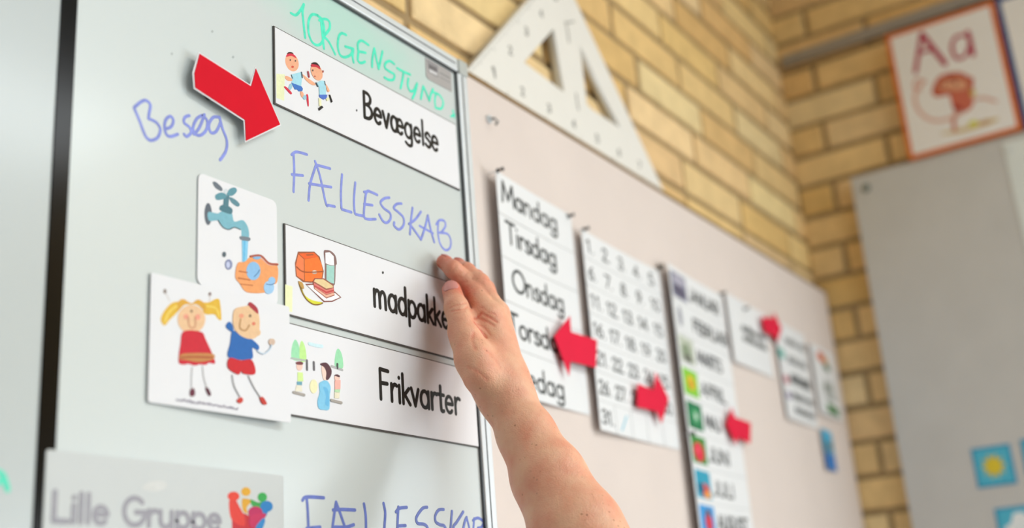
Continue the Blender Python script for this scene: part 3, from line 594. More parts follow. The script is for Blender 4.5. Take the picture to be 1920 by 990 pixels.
# group card low on the board, lapping over the black strip
gq = [WB.px(p) for p in ((84, 842), (528, 893))]
zg = (gq[0][1] + gq[1][1]) / 2
gx0, gx1 = gq[0][0], gq[1][0]; gz0 = zg - .155
grp = thing('group_card', ((gx0 + gx1) / 2, YB, gz0), 'white card reading Lille Gruppe with colourful people emblem, lapping over the black strip', 'name card')
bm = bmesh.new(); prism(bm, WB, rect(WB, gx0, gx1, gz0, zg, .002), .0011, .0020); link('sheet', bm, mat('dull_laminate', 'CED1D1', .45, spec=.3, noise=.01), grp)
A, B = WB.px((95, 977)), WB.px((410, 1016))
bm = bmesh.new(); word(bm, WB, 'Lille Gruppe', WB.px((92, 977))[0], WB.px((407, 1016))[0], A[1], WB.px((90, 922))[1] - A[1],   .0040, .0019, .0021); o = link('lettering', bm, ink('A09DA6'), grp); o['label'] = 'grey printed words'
drawing('emblem', grp, WB, Z(3.43, 0, 800), [
 ('s', 'C8202C', [(1490, 560), (1560, 560), (1620, 590), (1700, 570), (1650, 650), (1640, 720), (1500, 720), (1480, 620)]), ('s', 'E23A2E', [(1462, 480), (1500, 470), (1530, 520), (1560, 580), (1560, 640), (1500, 620), (1470, 580)]), ('s', 'E8402C', el(1490, 450, 38, 30)),
 ('s', 'E0A428', [(1545, 470), (1575, 465), (1610, 480), (1575, 520), (1580, 560), (1550, 540)]), ('s', 'E3A726', el(1570, 420, 30, 28)), ('s', '37A048', [(1600, 470), (1650, 490), (1690, 480), (1660, 540), (1610, 510)]), ('s', '2FA84C', el(1675, 456, 30, 30)),
 ('s', '1C7CC0', el(1702, 515, 40, 36)), ('s', '1C7CC0', [(1660, 545), (1710, 540), (1690, 590), (1660, 580)]), ('s', 'C01E5C', el(1630, 555, 46, 40)), ('s', 'C8245A', [(1590, 590), (1650, 560), (1700, 570), (1640, 640), (1600, 650)]), ('s', '2A86C8', [(1630, 650), (1680, 590), (1690, 620), (1650, 700)])], .0020, 'cluster of red, yellow, green, blue and magenta figures')
bm = bmesh.new()
prism(bm, WB, [WB.px(Z(3.43, 0, 800)(p)) for p in el(985, 385, 80, 34, -8)], .0019, .00205)
link('stain', bm, ink('D8D8D6'), grp)

# ------------------------------------------------------------------ arrows
def arrow(pl, outline, label, D_off, face=RED_PAPER, margin=0.0, magnet=None, group='red paper arrows'):
    pts = [pl.px(p) for p in outline]
    cxy = np.mean(pts, axis=0); base = pl.at(cxy[0], cxy[1], 0)
    a = thing('arrow_sign', base, label, 'arrow', group)
    if margin:
        bm = bmesh.new(); P = [np.array(p) for p in pts]; n = len(P); o = []
        area_ = sum(P[i][0] * P[(i + 1) % n][1] - P[(i + 1) % n][0] * P[i][1] for i in range(n))
        sgn = 1 if area_ > 0 else -1
        for i in range(n):
            d0 = P[i] - P[i - 1]; d1 = P[(i + 1) % n] - P[i]; d0 /= np.linalg.norm(d0); d1 /= np.linalg.norm(d1)
            n0 = np.array([d0[1], -d0[0]]) * sgn; n1 = np.array([d1[1], -d1[0]]) * sgn; m = n0 + n1; m /= max(np.linalg.norm(m), .6)
            o.append(P[i] + m * margin)
        prism(bm, pl, o, D_off, D_off + .0005); e = link('laminate_margin', bm, LAMINATE, a); e['label'] = 'clear white laminate rim'
        prism_off = D_off + .0004
    else: prism_off = D_off
    bm = bmesh.new(); prism(bm, pl, pts, prism_off, prism_off + .0006); link('face', bm, face, a)
    bm = bmesh.new(); mc = pl.px(magnet) if magnet else cxy
    c = pl.at(mc[0], mc[1], 0); c2 = pl.at(mc[0], mc[1], D_off); r = .006
    bmesh.ops.create_cone(bm, cap_ends=True, segments=20, radius1=r, radius2=r, depth=abs(D_off) + 1e-4, matrix=Matrix.Translation((Vector(c) + Vector(c2)) / 2) @ Matrix.Rotation(math.pi / 2, 4, 'X')); link('magnet', bm, PIN_BLACK, a)
    return a
zf = Z(3, 0, 0)
arrow(WB, [zf(p) for p in ((1085, 320), (1375, 502), (1402, 402), (1538, 715), (1345, 808), (1340, 690), (1060, 510), (1055, 430))],
      'large glossy red arrow on the whiteboard pointing down at the Bevægelse card', .0075, RED_FACE, .0018, (390, 176))

# ------------------------------------------------------------------ sheets on the pinboard
def sheet_bounds(pl, tl, tr, br, bl=None):
    q = [pl.px(p) for p in (tl, tr, br)] + ([pl.px(bl)] if bl else [])
    x0 = q[0][0] if not bl else (q[0][0] + q[3][0]) / 2; x1 = (q[1][0] + q[2][0]) / 2
    z1 = (q[0][1] + q[1][1]) / 2; z0 = q[2][1] if not bl else (q[2][1] + q[3][1]) / 2
    return x0, x1, z0, z1
def curled(bm, pl, x0, x1, z0, z1, o0, o1, nx=16):
    for a in range(nx):
        s0, s1 = x0 + (x1 - x0) * a / nx, x0 + (x1 - x0) * (a + 1) / nx
        c0 = [bm.verts.new(pl.at(s, z, o)) for s, z, o in ((s0, z0, o0), (s1, z0, o0), (s1, z1, o0), (s0, z1, o0), (s0, z0, o1), (s1, z0, o1), (s1, z1, o1), (s0, z1, o1))]
        for q in ((0, 1, 2, 3), (4, 5, 6, 7), (0, 1, 5, 4), (2, 3, 7, 6)): bm.faces.new([c0[i] for i in q])
        if a == 0: bm.faces.new([c0[i] for i in (3, 0, 4, 7)])
        if a == nx - 1: bm.faces.new([c0[i] for i in (1, 2, 6, 5)])
    bmesh.ops.remove_doubles(bm, verts=bm.verts, dist=1e-6)
LINE = ink('C3C3C3')
# weekday chart
b0 = sheet_bounds(PB, (911, 322), (1068, 405), (1105, 779))
wx0, wx1, wz0, wz1 = b0
wk_pl = Front(YP, lambda a, b: .001 + .013 * max(0.0, (wx1 - a) / (wx1 - wx0)) ** 1.6)
wk = thing('weekday_chart', ((wx0 + wx1) / 2, YP, wz0), 'white weekday chart from Mandag down to Fredag pinned on the pinboard behind the hand', 'chart')
bm = bmesh.new(); curled(bm, wk_pl, wx0, wx1, wz0, wz1, 0, .0004); link('sheet', bm, WHITE_PAPER, wk)
H = (wz1 - wz0) / 5
def rule(pl, x0, x1, z, w, parent, n=12):
    bm = bmesh.new()
    for s in range(n): ribbon(bm, pl, [(x0 + (x1 - x0) * s / n, z), (x0 + (x1 - x0) * (s + 1) / n, z)], w, .0003, .00065)
    return link('row_line', bm, LINE, parent)
for i in range(1, 5): rule(wk_pl, wx0, wx1, wz1 - i * H, .0010, wk)
ends = [('Mandag', (921, 386), (1040, 430)), ('Tirsdag', (931, 459), (1038, 500)), ('Onsdag', (943, 548), (1053, 585)), ('Torsdag', (934, 632), (1058, 665)), ('Fredag', (938, 716), (1053, 754))]
for i, (t, p0, p1) in enumerate(ends):
    a = wk_pl.px(p0)[0]; b = wk_pl.px(p1)[0]
    z = wz1 - (i + .80) * H
    z = (wk_pl.px(p0)[1] + wk_pl.px(p1)[1]) / 2
    bm = bmesh.new(); word(bm, wk_pl, t, a + .004, b, z, H * .49, .0036, .0003, .0008); link('day_name', bm, ink('1E2422'), wk)
arrow(PB, [(1023, 634), (1053, 596), (1055, 626), (1104, 641), (1102, 693), (1054, 681), (1051, 709)], 'red paper arrow on the weekday chart pointing at Torsdag', .0125, magnet=(1078, 672))
# number chart
b0 = sheet_bounds(PB, (1074, 429), (1237, 512), (1270, 840), (1115, 812))
nx0, nx1, nz0, nz1 = b0
nb_pl = Front(YP, lambda a, b: .001 + .010 * max(0.0, (nx1 - a) / (nx1 - nx0)) ** 2)
nb = thing('number_chart', ((nx0 + nx1) / 2, YP, nz0), 'white chart of date numbers 1 to 31 pinned beside the weekday chart', 'chart')
bm = bmesh.new(); curled(bm, nb_pl, nx0, nx1, nz0, nz1, 0, .0004); link('sheet', bm, WHITE_PAPER, nb)
H = (nz1 - nz0) / 7; Wd = (nx1 - nx0) / 5
for i in range(1, 7): rule(nb_pl, nx0, nx1, nz1 - i * H, .0008, nb)
for i in range(1, 5):
    bm = bmesh.new(); ribbon(bm, nb_pl, [(nx0 + Wd * i, nz0), (nx0 + Wd * i, nz0 + H)], .0008, .0003, .00065); link('cell_line', bm, LINE, nb)
for n in range(1, 32):
    r_, c_ = divmod(n - 1, 5); t = str(n) + '.'
    a = nx0 + Wd * c_ + Wd * (.14 if n > 9 else .2); wdt = Wd * (.70 if n > 9 else .42)
    bm = bmesh.new(); word(bm, nb_pl, t, a, a + wdt, nz1 - (r_ + .74) * H, H * .44, .0027, .0003, .0008); link('date_number', bm, ink('3E4040'), nb)
bm = bmesh.new(); ribbon(bm, nb_pl, [nb_pl.px(p) for p in ((1158, 808), (1168, 782))], .003, .0003, .0006); link('pen_mark', bm, ink('8CCBE0'), nb)
arrow(PB, [(1181, 722), (1212, 734), (1215, 700), (1240, 750), (1226, 797), (1217, 774), (1180, 766)], 'red paper arrow lying across the last numbers of the number chart', .0120, magnet=(1205, 750))
# month chart
b0 = sheet_bounds(PB, (1236, 500), (1346, 548), (1418, 1000))
mx0, mx1 = b0[0], PB.px((1346, 548))[0]; mz1 = b0[3]
rowH = (fr(1352, 640, YP)[1] - fr(1372, 800, YP)[1]) / 2.0
rows_px = [(1282, 553), (1297, 610), (1306, 668), (1311, 727), (1318, 792), (1329, 855), (1336, 917), (1349, 978)]
mzs = [fr(*p, YP)[1] for p in rows_px]
slope_fit = np.polyfit(range(8), mzs, 1); rowH = -slope_fit[0]
mz0 = slope_fit[1] - rowH * 11.5
mx1 = (PB.px((1346, 548))[0] + PB.px((1412, 960))[0]) / 2
mo_pl = Front(YP, lambda a, b: .001 + .014 * max(0.0, (mx1 - a) / (mx1 - mx0)) ** 2)
mo = thing('month_chart', ((mx0 + mx1) / 2, YP, mz0), 'tall white month chart with a small colour picture beside each month', 'chart')
bm = bmesh.new(); curled(bm, mo_pl, mx0, mx1, mz0, mz1, 0, .0004); link('sheet', bm, WHITE_PAPER, mo)
zc0 = slope_fit[1]
for i in range(0, 8): rule(mo_pl, mx0, mx1, zc0 - (i + .5) * rowH, .0008, mo)
MW = mx1 - mx0
for i, t in enumerate(['JANUAR', 'FEBRUAR', 'MARTS', 'APRIL', 'MAJ', 'JUNI', 'JULI', 'AUGUST']):
    bm = bmesh.new(); a = mx0 + MW * .36; word(bm, mo_pl, t, a, a + MW * .088 * len(t), zc0 - i * rowH - rowH * .22, rowH * .40, .0040, .0003, .0008); link('month_name', bm, ink('2A2C2E'), mo)
pics = [('8C8CA0', [('s', '5E5A70', .5, .3, .45, .22), ('s', 'B8B4C4', .5, .72, .4, .16)]), ('E9EAEC', [('s', '9A9AA4', .3, .5, .13, .4)]), ('C2C8B8', [('s', '8C9A80', .45, .4, .3, .35), ('s', '6C6E64', .5, .18, .3, .14)]),
        ('8ACC3C', [('s', 'E2C230', .5, .5, .28, .28), ('s', 'D08A2C', .5, .45, .12, .14)]), ('1E7A4E', [('s', '4CA46E', .5, .5, .25, .3), ('s', 'CFE4D4', .55, .5, .1, .14)]), ('3B8C3A', [('s', 'E03048', .45, .42, .36, .36), ('s', 'F0566A', .4, .5, .15, .15)]),
        ('2FA0BE', [('s', 'E04A38', .55, .3, .3, .24), ('s', 'F0A24A', .7, .15, .2, .14), ('s', '1C6C8C', .3, .35, .2, .2)]), ('3A9ADC', [('s', 'D83A4C', .55, .4, .24, .34), ('s', '7A4A3C', .55, .72, .14, .14)])]
for i, (bg, sh) in enumerate(pics):
    bm = bmesh.new(); mats = [ink(bg)]; x0, x1 = mx0 + MW * .03, mx0 + MW * .31; zc = zc0 - i * rowH; z0, z1 = zc - rowH * .40, zc + rowH * .40
    prism(bm, mo_pl, [(x0, z0), (x1, z0), (x1, z1), (x0, z1)], .0003, .0006)
    for k, (_, c, ex, ez, rx, rz) in enumerate(sh):
        mats.append(ink(c)); prism(bm, mo_pl, [(min(max(p[0], x0), x1), min(max(p[1], z0), z1)) for p in el(x0 + (x1 - x0) * ex, z0 + (z1 - z0) * ez, (x1 - x0) * rx, (z1 - z0) * rz)], .0003,   .0013 + .00006 * k, k + 1)
    link('month_picture', bm, mats, mo)
arrow(PB, [(1351, 797), (1361, 765), (1367, 784), (1397, 795), (1396, 834), (1373, 822), (1369, 836)], 'red paper arrow on the month chart pointing at the fifth month', .0100, magnet=(1380, 808))
# small sheets farther along
def small_sheet(name, tl, tr, br, bl, label, cat, marks, pins=()):
    x0, x1, z0, z1 = sheet_bounds(PB, tl, tr, br, bl)
    pl = Front(YP, lambda a, b: .001 + .005 * max(0.0, (x1 - a) / (x1 - x0)))
    c = thing(name, ((x0 + x1) / 2, YP, z0), label, cat)
    bm = bmesh.new(); curled(bm, pl, x0, x1, z0, z1, 0, .0004, 4); link('sheet', bm, WHITE_PAPER, c)
    bm = bmesh.new(); mats = []
    for m in marks:
        k = ink(m[1]); 
        if k not in mats: mats.append(k)
        if m[0] == 'r': prism(bm, pl, [(x0 + (x1 - x0) * u_, z0 + (z1 - z0) * v_) for u_, v_ in m[2]], .0003, .0006, mats.index(k))
        elif m[0] == 'e': prism(bm, pl, [(x0 + (x1 - x0) * u_, z0 + (z1 - z0) * v_) for u_, v_ in el(*m[2])], .0003, .0006, mats.index(k))
        elif m[0] == 'w':           # unreadable line of writing
            u0, u1, v, h, wd = m[2]; rc = random.Random(int(u0 * 100 + v * 1000)); u_ = u0
            while u_ < u1:
                du = .022; pts = [(u_, v - h * .5), (u_ + du, v + h * rc.uniform(.1, .6)), (u_ + du * 2, v - h * rc.uniform(.2, .5))]
                ribbon(bm, pl, [(x0 + (x1 - x0) * a, z0 + (z1 - z0) * b) for a, b in pts], wd, .0003, .0006, mats.index(k)); u_ += du * 2 + rc.choice((.0, .01, .03))
    link('print', bm, mats, c)
    return c
small_sheet('notice', (1354, 556), (1437, 586), (1444, 704), (1372, 682), 'small white notice with two bold lines pinned between month chart and striped list', 'notice',
  [('w', '3C3E3E', (.30, .86, .58, .09, .0045)), ('w', '3C3E3E', (.30, .90, .44, .09, .0045))])
arrow(PB, [(1418, 597), (1440, 598), (1442, 588), (1456, 618), (1448, 643), (1440, 632), (1424, 624)], 'red paper arrow farthest along the pinboard, beside the small notice', .0100, magnet=(1436, 613))
small_sheet('list_sheet', (1450, 600), (1509, 632), (1530, 803), (1465, 783), 'white list of short lines pinned near the brick corner', 'list',
  [('e', '84BCB4', (.10, .66, .12, .06)), ('e', 'C88C94', (.14, .40, .1, .05)), ('e', '8C7FA0', (.14, .24, .08, .04))] +
  [('w', '55585A', (.28, .92, v, .07, .0036)) for v in (.84, .64, .46, .42, .26, .12)])
small_sheet('picture_strip', (1508, 640), (1556, 664), (1583, 792), (1536, 776), 'narrow white picture strip with orange and green print next to the corner', 'picture',
  [('e', 'D8683C', (.42, .86, .16, .08)), ('e', '3E6A3E', (.62, .74, .14, .06)), ('e', 'E0A050', (.60, .84, .10, .06)), ('w', '8C948C', (.34, .76, .44, .2, .003)), ('w', 'A2A8A2', (.36, .8, .3, .1, .003)), ('r', '2E7A36', [(.35, .06), (.86, .04), (.84, .16), (.36, .2)])])
small_sheet('picture_card', (1533, 806), (1556, 808), (1569, 886), (1546, 880), 'small blue picture card pinned low near the brick corner', 'picture card',
  [('r', '4AB0D8', [(0, .42), (1, .42), (1, 1), (0, 1)]), ('r', '2C7CC8', [(0, 0), (1, 0), (1, .42), (0, .42)]), ('e', 'EDE6D8', (.5, .55, .34, .16)), ('e', 'C8A868', (.75, .66, .16, .14))])
# push pins
def pin(px, py, col, label, off=.0015, r=.0032):
    p = f3(px, py, YP); t = thing('pushpin', tuple(p), label, 'pushpin', 'pushpins on the pinboard')
    bm = bmesh.new(); tube(bm, [(p[0], YP + .004, p[2]), (p[0], YP - off - .004, p[2])], .0006, 8); link('needle', bm, ALU, t)
    bm = bmesh.new(); y = YP - off
    tube(bm, [(p[0], y - .0005, p[2]), (p[0], y - .0015, p[2]), (p[0], y - .003, p[2]), (p[0], y - .007, p[2]), (p[0], y - .0085, p[2]), (p[0], y - .0095, p[2])], [r * .7, r, r * .55, r * .5, r * .9, r * .75], 14); link('head', bm, col, t, True)
pin(914, 326, PIN_BLACK, 'black pushpin in the first corner of the weekday chart, nearest the whiteboard', .0145)
pin(1063, 406, PIN_BLACK, 'black pushpin in the far upper corner of the weekday chart', .0018)
pin(1080, 434, PIN_BLACK, 'black pushpin at the upper corner of the number chart beside the weekday chart', .0115)
pin(1231, 502, mat('pin_brown', '6A6258', .4, noise=.05), 'brownish pushpin between the number chart and the month chart', .003, .0055)
pin(1349, 551, PIN_BLACK, 'dark pushpin at the far upper corner of the month chart', .002, .0035)
pin(1391, 580, PIN_BLACK, 'dark pushpin at the top of the small notice', .004, .0035)
pin(1278, 816, PIN_BLACK, 'black pushpin at the edge of the month chart above the strawberry picture', .0125, .004)

# ------------------------------------------------------------------ set square standing on the pinboard
YT = YW - .018
ST = Front(YT)
tq = [fr(870, 124, YT), fr(1247, 351, YT), fr(1049, -64, YT)]
tz = zP + .006
sq = thing('set_square', ((tq[0][0] + tq[1][0]) / 2, YT, tz), 'big white plastic set square standing on the pinboard edge against the bricks', 'set square')
zf = Z(2.675, 840, 0)
def hole_edge(pts): return [fr(*zf(p), YT) for p in pts]
outer = [(tq[0][0], tz), (tq[1][0], tz), tq[2]]
h1 = hole_edge(((532, 140), (586, 466), (382, 312))); h2 = hole_edge(((660, 218), (868, 645), (722, 548), (697, 522)))
def plate_with_holes(outer, holes, y0, y1, bev):
    cu = bpy.data.curves.new('tmp', 'CURVE'); cu.dimensions = '2D'; cu.fill_mode = 'BOTH'
    for loop in [outer] + holes:
        s = cu.splines.new('POLY'); s.points.add(len(loop) - 1); s.use_cyclic_u = True
        for i, p in enumerate(loop): s.points[i].co = (p[0], p[1], 0, 1)
    cu.extrude = (y1 - y0) / 2 - bev; cu.bevel_depth = bev; cu.bevel_resolution = 1
    o = bpy.data.objects.new('tmp', cu); COL.objects.link(o)
    dg = bpy.context.evaluated_depsgraph_get(); me = bpy.data.meshes.new_from_object(o.evaluated_get(dg))
    bpy.data.objects.remove(o); bpy.data.curves.remove(cu)
    bm = bmesh.new(); bm.from_mesh(me); bpy.data.meshes.remove(me)
    bmesh.ops.remove_doubles(bm, verts=bm.verts, dist=1e-6)
    for v in bm.verts: v.co = Vector((v.co.x, (y0 + y1) / 2 - v.co.z, v.co.y))
    return bm
link('body', plate_with_holes(outer, [h1, h2], YT, YT + .015, .0006), RULER, sq)
LE = np.array(outer[0]); AP = np.array(outer[2]); RE = np.array(outer[1])
def scale_marks(A, B, inward, n0, skip=0):
    bm = bmesh.new(); d = (B - A); L = np.linalg.norm(d); d = d / L; n = int(L / .01)
    for k in range(2, n - 2):
        p = A + d * (k * .01); l = .010 if k % 10 == 0 else (.007 if k % 5 == 0 else .0045)
        ribbon(bm, ST, [p + inward * .002, p + inward * (.002 + l)], .0007, -.0004, .0002)
        if k % 7 == 0:
            q = p + inward * .028
            nstr = str(max(1, k // 7)); word(bm, ST, nstr, q[0] - .004, q[0] + .004, q[1] - .006, .012, .0026, -.0004, .0002)
    o = link('scale_print', bm, RULER_INK, sq); o['label'] = 'grey scale marks and numbers'
scale_marks(LE, RE, np.array([0, 1.0]), 0)
dv = (AP - LE) / np.linalg.norm(AP - LE); scale_marks(LE, AP, np.array([dv[1], -dv[0]]), 0)
bm = bmesh.new()
ribbon(bm, ST, hole_edge(((642, 470), (648, 515), (655, 550))), .0032, -.0004, .0002); o = link('centre_print', bm, RULER_INK, sq); bm = bmesh.new()
ribbon(bm, ST, hole_edge(((588, 110), (600, 160), (606, 212))), .0032, -.0004, .0002)
ribbon(bm, ST, hole_edge(((595, 115), (632, 108))), .0022, -.0004, .0002)
o = link('centre_print', bm, RULER_INK, sq); o['label'] = 'grey lettering on the middle bar'

# ------------------------------------------------------------------ right-hand wall
def ry(v): return v
rail_z0, rail_z1 = CZ + 1.258, CZ + 1.289
bm = bmesh.new()
box(bm, XR - .012, XR - .0005, -.35, YW - .012, rail_z0, rail_z1, .002); box(bm, XR - .017, XR - .011, -.35, YW - .012, rail_z0, rail_z0 + .006, .001)
struct(link('trim_2', bm, RAIL))
GB_X = XR - .03
gy, gz = rw(1599, 343, GB_X); gyb, _ = rw(1705, 985, GB_X)
gy = (gy + gyb) / 2; gz = rw(1700, 305, GB_X)[1]
gb = thing('noticeboard', (GB_X, gy - .5, CZ - .62), 'large grey felt noticeboard on the brick wall below the letter posters', 'noticeboard')
bm = bmesh.new(); box(bm, GB_X, GB_X + .014, gy - 1.1, gy, CZ - .62, gz, .002); link('felt_panel', bm, GREY_FELT, gb)
bm = bmesh.new(); box(bm, GB_X + .014, XR - .003, gy - .99, gy - .04, CZ - .5, gz - .04); link('backing_batten', bm, BROWN_EDGE, gb)
bm = bmesh.new(); sy, sz = rw(1624, 352, GB_X)
bmesh.ops.create_cone(bm, cap_ends=True, segments=20, radius1=.0095, radius2=.007, depth=.004, matrix=Matrix.Translation((GB_X - .002, sy, sz)) @ Matrix.Rotation(-math.pi / 2, 4, 'Y')); o = link('fixing_screw', bm, mat('screw_grey', '7E8884', .4, metal=.4, noise=.04), gb); o['label'] = 'round grey screw head in the corner'
PO_X = XR - .036
def poster(y_hi, y_lo, z0, z1, label, border, fill='F4F1EF'):
    p = thing('alphabet_poster', (PO_X, (y_hi + y_lo) / 2, z0), label, 'poster', 'letter posters above the noticeboard')
    R_ = Right(PO_X); bm = bmesh.new(); prism(bm, R_, [(y_lo, z0), (y_hi, z0), (y_hi, z1), (y_lo, z1)], -.003, 0); link('border', bm, border, p)
    e = .0105; bm = bmesh.new(); prism(bm, R_, [(y_lo + e, z0 + e), (y_hi - e, z0 + e), (y_hi - e, z1 - e), (y_lo + e, z1 - e)], -.002, .0005); link('panel', bm, mat('poster_paper', fill, .5, coat=.1, noise=.01), p)
    return p, R_
pz0, pz1 = rw(1707, 301, PO_X)[1], rw(1657, 68, PO_X)[1]
pyh = (rw(1657, 68, PO_X)[0] + rw(1707, 301, PO_X)[0]) / 2; pyl = rw(1918, 241, PO_X)[0]
po, R_ = poster(pyh, pyl, pz0, pz1, 'orange bordered alphabet poster with crimson Aa and a small red monkey', mat('poster_orange', 'DE6F22', .45, coat=.2, noise=.03))
CR = 'B4284A'
drawing('lettering', po, R_, Z(2.606, 1400, 0), [('l', CR, [(825, 352), (855, 165)], .0095), ('l', CR, [(855, 165), (970, 312)], .0115), ('l', CR, [(842, 258), (915, 240)], .0075),
  ('l', CR, [(1062, 172), (1020, 185), (1003, 235), (1025, 285), (1065, 275), (1092, 220)], .0075), ('l', CR, [(1080, 158), (1094, 210), (1106, 268)], .0105)], .0005, 'crimson letters A and a')
drawing('illustration', po, R_, Z(2.606, 1400, 0), [
 ('l', 'E3B4A6', [(1010, 572), (950, 590), (890, 582), (840, 540), (822, 480), (838, 430), (870, 400)], .0075), ('l', 'D89080', [(870, 400), (830, 390), (820, 430), (850, 440)], .0048),
 ('s', 'C8644A', [(905, 450), (930, 385), (980, 358), (1050, 355), (1100, 390), (1105, 440), (1060, 470), (980, 465), (930, 475)]), ('s', 'E4A684', [(940, 430), (970, 390), (1040, 385), (1080, 410), (1060, 440), (980, 440)]), ('s', 'B04A38', el(1000, 385, 16, 12)), ('s', '8C3A30', el(965, 412, 8, 8)), ('s', '8C3A30', el(1020, 405, 8, 8)), ('s', 'C8644A', el(1094, 395, 16, 20)),
 ('s', 'D2705A', [(1000, 460), (1080, 450), (1110, 490), (1095, 530), (1050, 555), (1020, 545), (1000, 500)]), ('s', 'B03C34', [(1005, 510), (1060, 530), (1050, 555), (1020, 548)]),
 ('l', 'DCA89A', [(1105, 488), (1160, 480), (1218, 496)], .0062), ('l', 'D08472', [(1030, 545), (1012, 590), (1018, 640)], .0082), ('l', 'DCA89A', [(1060, 545), (1020, 570)], .006),
 ('s', 'DCC48C', [(940, 655), (1040, 630), (1130, 600), (1225, 575), (1215, 595), (1130, 625), (1040, 650)]), ('s', 'DADA40', el(1108, 604, 24, 14, -15)), ('s', 'C89A58', el(1165, 598, 34, 11, -15)), ('s', 'D8C070', el(1105, 455, 14, 18))], .0005, 'red monkey with a long curled tail')
po2, _ = poster(pyl - .003, pyl - .245, pz0, pz1, 'blue bordered alphabet poster cut off by the picture edge', mat('poster_blue', '254C8C', .45, coat=.2, noise=.03), 'E2E6E6')
# papers on the grey board
GBR = Right(GB_X)
wy0, wz_t = rw(1879, 268, GB_X - .004); wy1, _ = rw(1908, 385, GB_X)
pp = thing('paper_sheet', (GB_X, wy0 - .1, wz_t - .28), 'plain pale paper sheet hanging at the top of the grey noticeboard', 'paper')
bm = bmesh.new(); prism(bm, GBR, [(wy0 - .2, wz_t - .30), (wy0, wz_t - .30), (wy0, wz_t), (wy0 - .2, wz_t)], .001, .0016); link('sheet', bm, mat('pale_paper', 'E6ECEA', .5, noise=.01), pp)
bm = bmesh.new(); t_ = rw(1893, 282, GB_X); prism(bm, GBR, el(t_[0], t_[1], .004, .004), .0016, .004); link('drawing_pin', bm, ALU, pp)
def small_card(quad, label, items, group='small blue picture cards on the noticeboard'):
    q = [GBR.px(p) for p in quad]; y_hi, y_lo = (q[0][0] + q[3][0]) / 2, (q[1][0] + q[2][0]) / 2; z1_, z0_ = (q[0][1] + q[1][1]) / 2, (q[2][1] + q[3][1]) / 2
    c = thing('weather_card', (GB_X, (y_hi + y_lo) / 2, z0_), label, 'picture card', group)
    bm = bmesh.new(); prism(bm, GBR, [(y_lo, z0_), (y_hi, z0_), (y_hi, z1_), (y_lo, z1_)], 0, .001); link('sheet', bm, ink('2F8FBC'), c)
    bm = bmesh.new(); e = .004; prism(bm, GBR, [(y_lo + e, z0_ + e), (y_hi - e, z0_ + e), (y_hi - e, z1_ - e), (y_lo + e, z1_ - e)], .0005, .0013); link('sky_panel', bm, ink('55BCD8'), c)
    bm = bmesh.new(); mats = []
    for k, (col, pts) in enumerate(items):
        if ink(col) not in mats: mats.append(ink(col))
        prism(bm, GBR, [(y_hi + (y_lo - y_hi) * u_, z0_ + (z1_ - z0_) * v_) for u_, v_ in pts], .001, .0014 + .0001 * k, mats.index(ink(col)))
    link('illustration', bm, mats, c)
star = [(.5 + (.34 if k % 2 == 0 else .2) * math.cos(math.pi * k / 10), .5 + (.34 if k % 2 == 0 else .2) * math.sin(math.pi * k / 10)) for k in range(20)]
small_card(((1823, 842), (1896, 831), (1905, 908), (1831, 915)), 'blue picture card with a yellow sun on the noticeboard', [('D8C440', star), ('E6CC3A', el(.5, .5, .19, .19))])
small_card(((1868, 958), (1943, 940), (1952, 1022), (1876, 1032)), 'blue picture card with a white cloud on the noticeboard below the sun card', [('EFF4F6', [(.2, .25), (.15, .5), (.35, .62), (.45, .85), (.7, .85), (.85, .6), (.95, .3)])])
small_card(((1917, 826), (1985, 812), (1992, 888), (1922, 897)), 'blue picture card mostly cut off by the picture edge beside the sun card', [('EFF4F6', el(.55, .5, .25, .2))])

# ------------------------------------------------------------------ the person's hand and forearm
def Pz(zx, zy, o): return f3(790 + zx / 3.81, 460 + zy / 3.81, YB - o)
FING = {
 'index':  [Pz(160, 118, .0105), Pz(228, 172, .024), Pz(352, 290, .034), Pz(485, 512, .062)],
 'middle': [Pz(255, 140, .0105), Pz(325, 185, .028), Pz(412, 275, .042), Pz(535, 485, .060)],
 'ring':   [Pz(335, 195, .0150), Pz(390, 232, .028), Pz(452, 318, .040), Pz(542, 530, .054)],
 'little': [Pz(405, 265, .0140), Pz(436, 295, .024), Pz(478, 370, .034), Pz(548, 580, .046)],
}
FR3 = {'index': (.0078, .0090, .0108, .0128), 'middle': (.0078, .0088, .0104, .0125), 'ring': (.0075, .0085, .0098, .012), 'little': (.0068, .0076, .0086, .011)}
TH = [Pz(216, 320, .0275), Pz(252, 450, .040), Pz(318, 670, .054), Pz(430, 930, .070)]
TR3 = (.0098, .0122, .0140, .0185)
WR = f3(947, 738, YB - .076)
AX1 = f3(1079, 992, YB - .150)
axd = (AX1 - WR) / np.linalg.norm(AX1 - WR)
ELB = WR + axd * .27
camp = np.array([0, 0, CZ])
def perp(p):                                  # direction across the arm
    v = p - camp; v /= np.linalg.norm(v); n = np.cross(axd, v); return n / np.linalg.norm(n)
side = perp(WR); dep = np.cross(axd, side)
VOX = .00125
lo = np.array([min(p[i] for p in ([WR, ELB, AX1] + sum(FING.values(), []) + TH)) for i in range(3)]) - .055
hi = np.array([max(p[i] for p in ([WR, ELB, AX1] + sum(FING.values(), []) + TH)) for i in range(3)]) + .055
hi[1] = min(hi[1], YB + .012)
dims = np.ceil((hi - lo) / VOX).astype(int) + 1
gx, gy_, gz_ = [lo[i] + VOX * np.arange(dims[i]) for i in range(3)]
def newf(): return np.full(tuple(dims), .03, np.float32)
def smin(a, b, k):
    h = np.maximum(k - np.abs(a - b), 0) / k
    return np.minimum(a, b) - h * h * k * .25
